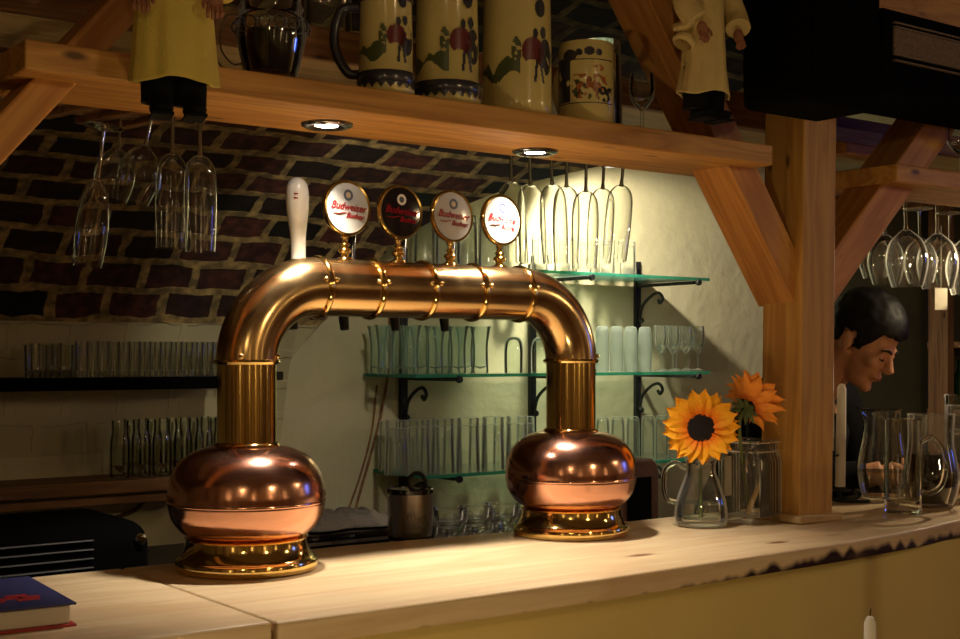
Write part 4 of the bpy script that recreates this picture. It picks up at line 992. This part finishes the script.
flower('sunflower', f1, tocam + Vector((.10, .0, .05)), .074, 'yellow-orange sunflower with black centre facing the room, in the small glass mug', 'petal', stem_to=(pv.x, pv.y, ZC + .012))
f2 = atY(747, 407, pj.y - .03)
flower('sunflower', f2, Vector((.70, .10, .42)), .074, 'orange sunflower turned away, behind the bright one, in the square jar', 'petal_orange', back=True, n1=12, n2=10, stem_to=(pj.x, pj.y, ZC + .02), seedR=.26)
# small glass mug vase
t = thing('glass_mug', 'small clear glass mug with handle holding the front sunflower', 'vase', (pv.x, pv.y, ZC))
op = sprof([(.044, .001), (.049, .006), (.0505, .025), (.047, .050), (.036, .082), (.0285, .104), (.0285, .120), (.0315, .128)], 5)
bm = bmesh.new(); add_lathe(bm, [(0, .0012)] + op + [(r - .0028, z) for r, z in op[::-1] if z > .014] + [(0, .013)], 56); obj('body', bm, 'glass_bright', t)
a = math.atan2(CAM.y - pv.y, CAM.x - pv.x) - 1.45; c, s_ = math.cos(a), math.sin(a)
tube('handle', spline([(.030 * c, .030 * s_, .112), (.050 * c, .050 * s_, .121), (.068 * c, .068 * s_, .108), (.072 * c, .072 * s_, .080), (.066 * c, .066 * s_, .052), (.046 * c, .046 * s_, .044)], 7), .0055, 'glass_solid', t, 16)
lathe('water', [(0, .015)] + [(r - .0032, z) for r, z in op if .015 < z < .045] + [(0, .045)], 'water', t, 40)
# square jar
t = thing('square_jar', 'square clear glass jar with a wooden splint inside, against the post', 'jar', (pj.x, pj.y, ZC)); t.rotation_euler = (0, 0, .12); t.scale = (1.12, 1.12, 1.05)
def sqring(bm, hw_, z, rad=.012, seg=5):
    vs = []
    for cx_, cy_, a0 in ((1, 1, 0), (-1, 1, PI / 2), (-1, -1, PI), (1, -1, 3 * PI / 2)):
        for k in range(seg + 1):
            a = a0 + PI / 2 * k / seg; vs.append(bm.verts.new((cx_ * (hw_ - rad) + rad * math.cos(a), cy_ * (hw_ - rad) + rad * math.sin(a), z)))
    return vs
bm = bmesh.new(); lv = []
for hw_, z in ((.038, .001), (.042, .005), (.0425, .02), (.0425, .115), (.040, .128), (.038, .133), (.038, .150), (.041, .155), (.0385, .155), (.0355, .149), (.0355, .133), (.0395, .115), (.0395, .014)): lv.append(sqring(bm, hw_, z))
for a_, b_ in zip(lv[:-1], lv[1:]):
    for k in range(len(a_)): bm.faces.new((a_[k], a_[(k + 1) % len(a_)], b_[(k + 1) % len(b_)], b_[k]))
bm.faces.new(lv[0][::-1]); bm.faces.new(lv[-1]); obj('body', bm, 'glass_bright', t, angle=50)
for z in (.133, .150): 
    bm = bmesh.new(); r_ = sqring(bm, .040, z, .012); r2 = sqring(bm, .0425, z + .003, .012)
    for k in range(len(r_)): bm.faces.new((r_[k], r_[(k + 1) % len(r_)], r2[(k + 1) % len(r2)], r2[k]))
    obj('rim_bead', bm, 'glass_bright', t)
sp = tag(timber('wood_splint', Vector((pj.x - .024, pj.y - .014, ZC + .020)), Vector((pj.x + .026, pj.y - .022, ZC + .112)), .004, .010, 'pale_wood', bw=0), 'pale flat wooden splint leaning inside the square jar', 'splint')
o = box('paper_label', (-.014, .0375, .085), (.020, .002, .075), 'paper', t)
# ------------------------------------------------------------------ candles and their holder
ph = atZ(846, 502, ZC)
t = thing('candle_holder', 'black wrought-iron candle holder with scroll foot, right of the post', 'candle holder', (ph.x, ph.y, ZC))
cz = Zat(840, 491, ph.y) - ZC
pA = Vector((Xat(840, ph.y) - ph.x, 0, cz)); 
pB3 = atY(829, 455, ph.y + .02); pB = Vector((pB3.x - ph.x, .02, pB3.z - ZC))
for p in (pA, pB):
    lathe('drip_pan', [(0, -.004), (.022, -.002), (.026, .003), (.024, .003), (.012, .001), (.012, .010), (0.0115, .010), (.0, .001)], 'black_iron', t, 28, mtx=Matrix.Translation(p))
tube('stem', [pA + Vector((0, 0, -.004)), Vector((pA.x, 0, .004))], .004, 'black_iron', t)
tube('stem', spline([pB + Vector((0, 0, -.004)), pB + Vector((.004, -.004, -.05)), Vector((pA.x, 0, .012))], 5), .004, 'black_iron', t)
tube('scroll_foot', spline([(pA.x - .03, 0, .010), (pA.x, .0, .004), (pA.x + .035, 0, .004), (pA.x + .060, -.004, .008), (pA.x + .070, 0, .018), (pA.x + .058, 0, .024), (pA.x + .050, 0, .016)], 6), .0036, 'black_iron', t)
tube('scroll_foot', spline([(pA.x, 0, .004), (pA.x + .02, -.03, .004), (pA.x + .04, -.045, .004), (pA.x + .052, -.035, .004)], 6), .0036, 'black_iron', t)
tube('scroll_foot', spline([(pA.x, 0, .004), (pA.x + .03, .03, .004), (pA.x + .055, .03, .004), (pA.x + .05, .015, .004)], 6), .0036, 'black_iron', t)
def candle(p, h, lean, label, r=.0115):
    t = thing('candle', label, 'candle', p); t.rotation_euler = (0, lean, 0)
    lathe('wax', [(0, 0), (r, 0), (r * .97, h * .5), (r * .86, h - .012), (r * .5, h - .002), (0, h)], 'candle_wax', t, 24)
    tube('wick', [(0, 0, h - .001), (.001, 0, h + .006), (.003, 0, h + .011)], .0009, 'black_cloth', t, 6); return t
candle(ph + pA + Vector((0, 0, .0015)), Zat(843, 384, ph.y) - ZC - cz, math.radians(1.6), 'shorter white taper candle, fully visible right of the post')
candle(ph + pB + Vector((0, 0, .0015)), Zat(829, 344, ph.y) - ZC - pB.z, 0, 'taller white taper candle mostly hidden behind the post')
# candle on a guest's table in front of the bar
pcn = atY(870, 616, CAM.y + 1.30)
tbl = thing('side_table', 'small wooden guest table in front of the bar, below the picture', 'table', (pcn.x, pcn.y - .05, 0))
ht = pcn.z - .24
box('table_top', (0, 0, ht - .015), (.34, .26, .03), 'old_wood', tbl, .004)
for a in (-1, 1):
    for b in (-1, 1): box('leg', (a * .14, b * .10, (ht - .03) / 2), (.035, .035, ht - .03), 'old_wood', tbl)
candle(Vector((pcn.x, pcn.y, ht + .0005)), pcn.z - ht, 0, 'white candle with burnt wick standing in front of the bar at bottom right', .011)
# ------------------------------------------------------------------ jugs and glasses at right end
def jug(name, px, py, prof_, label, cat, mat='glass_solid', th=.0025, handle=None, spout=False, fill=None, fmat='water', hr=.006, seg=56, base=.008, yaw=0):
    p = atZ(px, py, ZC); t = thing(name, label, cat, (p.x, p.y, ZC))
    op = sprof(prof_, 6)
    bm = bmesh.new(); add_lathe(bm, [(0, .0012)] + [(r, z + .0012) for r, z in op] + [(max(.002, r - th), z) for r, z in op[::-1] if z > base] + [(0, base)], seg)
    if spout:
        sa = math.atan2(CAM.y - p.y, CAM.x - p.x) + spout; zt = max(z for r, z in op)
        for v in bm.verts:
            a = math.atan2(v.co.y, v.co.x) - sa; a = (a + PI) % (2 * PI) - PI
            k = math.exp(-(a / .35) ** 2) * max(0, (v.co.z - zt + .035) / .035) ** 1.5
            if k > .001: v.co.x += .016 * k * math.cos(sa); v.co.y += .016 * k * math.sin(sa); v.co.z += .008 * k
    obj('body', bm, mat, t)
    if handle:
        a = math.atan2(CAM.y - p.y, CAM.x - p.x) + handle[0]; c, s_ = math.cos(a), math.sin(a)
        tube('handle', spline([(r * c, r * s_, z) for r, z in handle[1]], 7), hr, mat, t, 16, flat=1.3)
    if fill:
        lathe('drink', [(0, base + .001)] + [(r - th - .0004, z) for r, z in op if base + .001 < z < fill] + [(0, fill)], fmat, t, 48)
    return t
jug('carafe', 882, 499, [(.040, 0), (.047, .006), (.055, .035), (.0575, .065), (.053, .105), (.044, .145), (.041, .175), (.043, .198), (.046, .205)], 'clear bellied glass carafe with pouring lip and a little water, right of the candles', 'carafe', 'glass_solid', spout=-1.5, fill=.066, fmat='water')
jug('glass_mug', 903, 513, [(.036, 0), (.0375, .004), (.0375, .02), (.0375, .10), (.0378, .195)], 'tall straight clear glass mug with handle at the bar edge, in front of the carafe', 'mug', 'glass_solid', th=.0032, base=.020, handle=(1.45, [(.036, .150), (.058, .160), (.078, .135), (.084, .100), (.076, .062), (.054, .044), (.037, .046)]), hr=.0055)
jug('pitcher', 931, 506, [(.040, 0), (.048, .006), (.057, .035), (.060, .065), (.054, .100), (.048, .130), (.047, .160), (.050, .200)], 'round-bellied glass pitcher holding a dark drink, behind the tall glass mug', 'pitcher', 'glass_bright', fill=.118, fmat='dark_liquid', handle=(1.3, [(.046, .165), (.066, .160), (.078, .13), (.078, .09), (.060, .05)]), seg=56)
jug('beer_glass', 962, 500, [(.034, 0), (.0355, .01), (.037, .06), (.038, .10), (.036, .150), (.034, .215)], 'clear glass with amber drink at the right frame edge of the bar', 'glass', 'glass_bright', fill=.085, fmat='amber', th=.003, base=.014)
jug('tumbler', 959, 494, [(.030, 0), (.031, .01), (.033, .20), (.034, .235)], 'tall clear glass rising behind the pitcher at the right edge', 'glass', 'glass_clear', base=.012)
# ------------------------------------------------------------------ right background
yr = YW - .12
def rackpost(px, w=.045, y=yr): return Xat(px, y)
fr = thing('wooden_rack', 'wooden bottle rack against the dark wall at far right', 'rack', (Xat(941, yr), yr, 0))
for dx in (0, .55):
    up_ = timber('upright', (dx, 0, .002), (dx, 0, 2.25), .10, .05, 'old_wood'); up_.parent = fr
for zz in (.5, .95, Zat(950, 412, yr), Zat(950, 345, yr), 1.85): box('shelf_board', (.275, 0, zz), (.50, .18, .028), 'old_wood', fr, .002)
zb3 = Zat(950, 412, yr) + .0145
tag(lathe('bottle', sprof([(0, 0), (.036, .001), (.037, .01), (.037, .12), (.030, .150), (.013, .18), (.0125, .215), (.0145, .218), (.014, .226), (0, .226)], 3), 'bottle_green', None, 32, (Xat(956, yr), yr - .02, zb3)), 'green bottle standing in the wooden rack at far right', 'bottle')
# paper tag under the right glasses
ytg = CAM.y + 1.95; ptg = atY(941, 299, ytg)
t = thing('paper_tag', 'cream paper tag hanging below the right-hand wine glasses', 'tag', ptg); t.rotation_euler = (0, 0, -TH * .6)
bevel(box('card', (0, 0, 0), (.036, .0012, .056), 'paper', t), .0004); tube('string', [(0, 0, .027), (0, 0, ZS0 - ptg.z - .03)], .0008, 'paper', t, 6)
# ------------------------------------------------------------------ person
def person():
    Hc = atY(863, 340, .33); yaw = -TH - math.radians(42); zh_ = Hc.z
    t = thing('person', 'dark-haired person in black clothes looking down behind the bar at right', 'person', (Hc.x, Hc.y, 0), yaw)
    dz = zh_ - 1.50
    HM = Matrix.Translation((0, 0, zh_)) @ Matrix.Rotation(math.radians(36), 4, 'Y') @ Matrix.Scale(.95, 4)
    def P(x, y, z): return Vector((x, y, z + dz * max(0, min(1, (z - .9) / .4))))
    bm = bmesh.new()
    def hb(c, r): add_ball(bm, (0, 0, 0), 1, 20, (1, 1, 1), HM @ Matrix.Translation(c) @ Matrix.Diagonal((*r, 1)))
    hb((-.012, 0, .035), (.098, .076, .088)); hb((.034, 0, -.028), (.060, .058, .085)); hb((.045, 0, -.083), (.044, .043, .034)); hb((.078, 0, -.100), (.020, .020, .017))
    hb((.080, 0, .020), (.016, .044, .011)); hb((.064, .038, -.020), (.024, .022, .022)); hb((.064, -.038, -.020), (.024, .022, .022))
    hb((.092, 0, -.056), (.012, .022, .006)); hb((.090, 0, -.067), (.012, .020, .007))
    for s in (-1, 1):
        hb((.076, s * .031, .002), (.015, .016, .011)); hb((-.006, s * .078, -.008), (.017, .009, .030)); hb((-.012, s * .084, -.002), (.014, .006, .024)); hb((.104, s * .0095, -.032), (.009, .008, .007))
    add_tube(bm, [HM @ Vector(p) for p in ((.084, 0, .016), (.098, 0, -.004), (.114, 0, -.026), (.106, 0, -.036))], [.009, .010, .013, .008], 14)
    add_tube(bm, [HM @ Vector((-.02, 0, -.03)), HM @ Vector((-.03, 0, -.09)), P(-.11, 0, 1.40), P(-.17, 0, 1.34)], [.062, .056, .058, .070], 20)
    # trunk, arms, legs
    add_tube(bm, [P(-.15, 0, 1.37), P(-.18, 0, 1.32), P(-.23, 0, 1.22), P(-.29, 0, 1.08), P(-.34, 0, .98), P(-.35, 0, .88)], [.07, .135, .160, .145, .150, .135], 28, flat=.80)
    for s in (-1, 1):
        add_tube(bm, [P(-.17, s * .08, 1.34), P(-.17, s * .17, 1.32), P(-.14, s * .225, 1.22), P(-.11, s * .25, 1.09)], [.055, .062, .052, .043], 16)
        add_tube(bm, [P(-.11, s * .25, 1.09), Vector((0, s * .21, 1.125)), Vector((.12, s * .145, 1.160))], [.042, .040, .027], 16)
        wr = Vector((.12, s * .145, 1.160)); d = (Vector((.20, s * .115, 1.140)) - wr)
        add_tube(bm, [wr, wr + d * .35, wr + d * .95], [.026, .032, .036], 14, flat=.45)
        for k in range(4):
            o_ = wr + d + Vector((0, (k - 1.5) * .018, 0)); ln = (.062, .074, .078, .068)[k if s < 0 else 3 - k]
            add_tube(bm, [o_ - d * .3, o_ + Vector((ln * .4, 0, .006)), o_ + Vector((ln * .8, 0, -.002)), o_ + Vector((ln, 0, -.008))], [.010, .0095, .0088, .007], 8)
        o_ = wr + d * .25 + Vector((0, -s * .025, 0)); add_tube(bm, [o_, o_ + Vector((.028, -s * .022, 0)), o_ + Vector((.055, -s * .026, -.006))], [.013, .011, .009], 8)
        add_tube(bm, [P(-.34, s * .085, .95), Vector((-.33, s * .10, .72)), Vector((-.31, s * .105, .50)), Vector((-.36, s * .11, .30)), Vector((-.38, s * .115, .09))], [.105, .088, .062, .058, .040], 18)
        add_tube(bm, [Vector((-.40, s * .115, .05)), Vector((-.32, s * .12, .045)), Vector((-.22, s * .125, .035))], [.040, .038, .030], 12)
    body = obj('body', bm, 'skin', t); r = body.modifiers.new('join', 'REMESH'); r.mode = 'VOXEL'; r.voxel_size = .0042; r.use_smooth_shade = True
    sm = body.modifiers.new('smooth', 'SMOOTH'); sm.iterations = 4; sm.factor = .5
    # hair cap cut to a hairline
    bm = bmesh.new(); bmesh.ops.create_icosphere(bm, subdivisions=5, radius=1)
    dele = []
    for v in bm.verts:
        p = Vector((v.co.x * .1015 - .014, v.co.y * .080, v.co.z * .094 + .037)); n_ = noise.noise(v.co * 4) * .004 + noise.noise(v.co * 14) * .002
        v.co = p + p.normalized() * (n_ + .010 * max(0, p.z / .12) + .006 * max(0, p.x / .1))
        x, z = p.x, p.z
        if x < -.045: h = -.062
        elif x < -.028: h = -.062 + (x + .045) / .017 * .085
        elif x < .008: h = .023
        elif x < .030: h = -.018 + (x - .008) / .022 * .01
        else: h = -.008 + min(1, (x - .030) / .035) * .066
        if z < h + .006 * noise.noise(v.co * 60): dele.append(v)
    bmesh.ops.delete(bm, geom=dele, context='VERTS'); bmesh.ops.transform(bm, matrix=HM, verts=bm.verts)
    hr = obj('hair', bm, 'hair', t); so = hr.modifiers.new('thick', 'SOLIDIFY'); so.thickness = .016; so.offset = -.3
    for s in (-1, 1):
        tube('eyebrow', [HM @ Vector(p) for p in ((.095, s * .012, .020), (.092, s * .028, .026), (.078, s * .046, .020))], [.003, .0038, .002], 'hair', t, 8)
        tube('eyelashes', [HM @ Vector(p) for p in ((.0895, s * .020, -.003), (.0925, s * .031, -.006), (.0850, s * .043, -.002))], [.0014, .0020, .0012], 'hair', t, 6)
    tube('lips', [HM @ Vector(p) for p in ((.096, -.018, -.062), (.1045, 0, -.061), (.096, .018, -.062))], [.002, .0042, .002], 'lip', t, 8)
    bm = bmesh.new()
    add_tube(bm, [P(-.125, 0, 1.385), P(-.15, 0, 1.37), P(-.18, 0, 1.32), P(-.23, 0, 1.22), P(-.29, 0, 1.08), P(-.34, 0, .98), P(-.355, 0, .86)], [.070, .085, .150, .175, .160, .165, .160], 28, flat=.82)
    for s in (-1, 1):
        add_tube(bm, [P(-.17, s * .07, 1.345), P(-.17, s * .175, 1.325), P(-.14, s * .230, 1.22), P(-.11, s * .255, 1.085)], [.070, .075, .066, .056], 16)
        add_tube(bm, [P(-.11, s * .255, 1.085), Vector((0, s * .21, 1.128)), Vector((.085, s * .163, 1.150))], [.055, .052, .038], 16)
    o = obj('sweater', bm, 'black_cloth', t); r = o.modifiers.new('join', 'REMESH'); r.mode = 'VOXEL'; r.voxel_size = .009; r.use_smooth_shade = True
    sm = o.modifiers.new('smooth', 'SMOOTH'); sm.iterations = 5
    bm = bmesh.new()
    for s in (-1, 1):
        add_tube(bm, [P(-.345, s * .07, .97), P(-.34, s * .085, .90), Vector((-.33, s * .10, .72)), Vector((-.31, s * .105, .50)), Vector((-.36, s * .11, .30)), Vector((-.38, s * .115, .10))], [.12, .118, .100, .075, .072, .062], 18)
        b2 = bmesh.new(); add_tube(b2, [Vector((-.43, s * .115, .048)), Vector((-.40, s * .115, .052)), Vector((-.32, s * .12, .050)), Vector((-.22, s * .125, .042)), Vector((-.19, s * .125, .036))], [.030, .047, .046, .042, .025], 14); obj('shoe', b2, 'black_gloss', t)
    o = obj('trousers', bm, 'black_cloth', t); r = o.modifiers.new('join', 'REMESH'); r.mode = 'VOXEL'; r.voxel_size = .012; r.use_smooth_shade = True
    return t
person()
# ------------------------------------------------------------------ lamps of the place and added helper lamps
def spot(parent, loc, target, e, size, blend=.6, col=(1, .86, .70), rad=.03):
    l = bpy.data.lights.new('lamp_beam', 'SPOT'); l.energy = e; l.spot_size = math.radians(size); l.spot_blend = blend; l.shadow_soft_size = rad; l.color = col
    o = bpy.data.objects.new('lamp_beam', l); COL.objects.link(o); o.parent = parent
    w = Vector(target) - (Vector(parent.location) + Vector(loc)); o.location = loc; o.rotation_euler = w.to_track_quat('-Z', 'Y').to_euler(); return o
# spotlights under the rear shelf washing the niche wall
for i, (x, y, zl_, tx, tz, e) in enumerate(((Xat(610, 1.38), 1.38, CAM.z + .66, Xat(625, YW) - .02, CAM.z + .05, 55), (Xat(470, BB - .04), BB - .04, ZB0 - .001, Xat(430, YW), CAM.z - .02, 18))):
    t = thing('niche_spotlight', ['small spotlight hung in the niche vault above the glass shelves', 'small spotlight under the rear shelf'][i], 'lamp', (x, y, zl_))
    lathe('can', [(.028, -.035), (.030, -.035), (.030, 0), (0, 0), (0, -.004), (.027, -.006)], 'black_matte', t, 24)
    spot(t, (0, 0, -.040), (tx, YW, tz), e, 114 if i == 0 else 85, .4, (1, .90, .72), .025)
# pendant lamps over the guest side (seen only as reflections)
for i, (x, y, z, e) in enumerate(((-1.9, -3.0, 2.25, 20), (.6, -3.4, 2.3, 34), (3.2, -2.4, 2.3, 26))):
    t = thing('pendant_lamp', ['warm pendant lamp over the guest room, back left', 'warm pendant lamp over the guest room, middle', 'warm pendant lamp over the guest room, right'][i], 'lamp', (x, y, z))
    lathe('shade', [(.03, .16), (.06, .14), (.14, .0), (.142, .0), (.064, .145), (.03, .165)], 'leather', t, 32)
    lathe('bulb', sprof([(0, .0), (.03, .02), (.034, .05), (.016, .10), (0, .11)], 3), 'warm_bulb', t, 24)
    tube('cord', [(0, 0, .15), (0, 0, 3.0 - z)], .004, 'black_cloth', t, 6)
    l = bpy.data.lights.new('lamp_glow', 'POINT'); l.energy = e * .66; l.color = (1, .72, .38); l.shadow_soft_size = .06
    o = bpy.data.objects.new('lamp_glow', l); COL.objects.link(o); o.parent = t; o.location = (0, 0, -.03)
t = thing('table_lamp', 'small warm lamp on a stand before the bar front, below the picture', 'lamp', (-.15, -1.25, 0))  # added lamp out of view, brightens the plaster front of the bar
lathe('stand', [(.10, 0), (.10, .012), (.012, .02), (.010, .52), (0, .52)], 'black_iron', t, 28, cap0=True)
lathe('lamp_shade', [(.05, .50), (.085, .50), (.06, .62), (.055, .62)], 'paper', t, 28)
lathe('bulb', sprof([(0, .52), (.02, .53), (.025, .56), (.012, .59), (0, .595)], 3), 'warm_bulb', t, 20)
l = bpy.data.lights.new('lamp_glow', 'POINT'); l.energy = 9; l.color = (1, .74, .40); l.shadow_soft_size = .04
o = bpy.data.objects.new('lamp_glow', l); COL.objects.link(o); o.parent = t; o.location = (0, 0, .68)
for i, (x, y, z) in enumerate(((-3.02, -2.35, 1.75), (-1.35, Y0 + .16, 1.75), (.55, Y0 + .16, 1.75), (2.45, Y0 + .16, 1.75), (5.02, -3.0, 1.75))):  # added glowing tubes, mirrored as upright streaks in glasses and columns
    t = thing('wall_lamp', ['slim frosted wall lamp on the left wall of the guest room', 'slim frosted wall lamp on the front wall, left', 'slim frosted wall lamp on the front wall, middle', 'slim frosted wall lamp on the front wall, right', 'slim frosted wall lamp on the right wall'][i], 'lamp', (x, y, z))
    lathe('tube_glass', [(0, -.38), (.035, -.375), (.035, .375), (0, .38)], 'tube_glow', t, 20)
    side = (y < -4)
    box('wall_mount', (0, -.08, 0) if side else ((-.08 if x < 0 else .08), 0, 0), (.06, .10, .10) if side else (.10, .06, .10), 'black_iron', t)
xw = Xat(1035, CAM.y + 1.80)  # added lamp out of view, lights the face and the right-hand glasses
t = thing('work_lamp', 'small warm work lamp under the right shelf beyond the picture edge', 'lamp', (xw, CAM.y + 1.78, ZS0 - .001))
lathe('can', [(.030, -.04), (.032, -.04), (.032, 0), (0, 0), (0, -.004), (.029, -.006)], 'black_matte', t, 24)
spot(t, (0, 0, -.045), (Xat(905, .1), .12, 1.30), 16, 125, .6, (1, .78, .50), .03)
# a blue-lit screen on the right wall of the guest room
t = thing('wall_screen', 'blue-lit screen on the right wall of the guest room', 'screen', (4.9, -1.7, 1.9))
box('screen_case', (.03, 0, 0), (.05, .58, .62), 'black_plastic', t); box('screen_face', (-.001, 0, 0), (.01, .50, .54), 'blue_screen', t)
w = bpy.data.worlds.new('world'); sc.world = w; w.use_nodes = True
bg = w.node_tree.nodes['Background']; bg.inputs[0].default_value = (1, .72, .42, 1); bg.inputs[1].default_value = .012
sc.view_settings.view_transform = 'Standard'; sc.view_settings.look = 'None'; sc.view_settings.gamma = 1; sc.view_settings.exposure = 0.0
sc.cycles.transparent_max_bounces = 40; sc.cycles.max_bounces = 12; sc.cycles.transmission_bounces = 12; sc.cycles.glossy_bounces = 6
sc.cycles.sample_clamp_indirect = 6
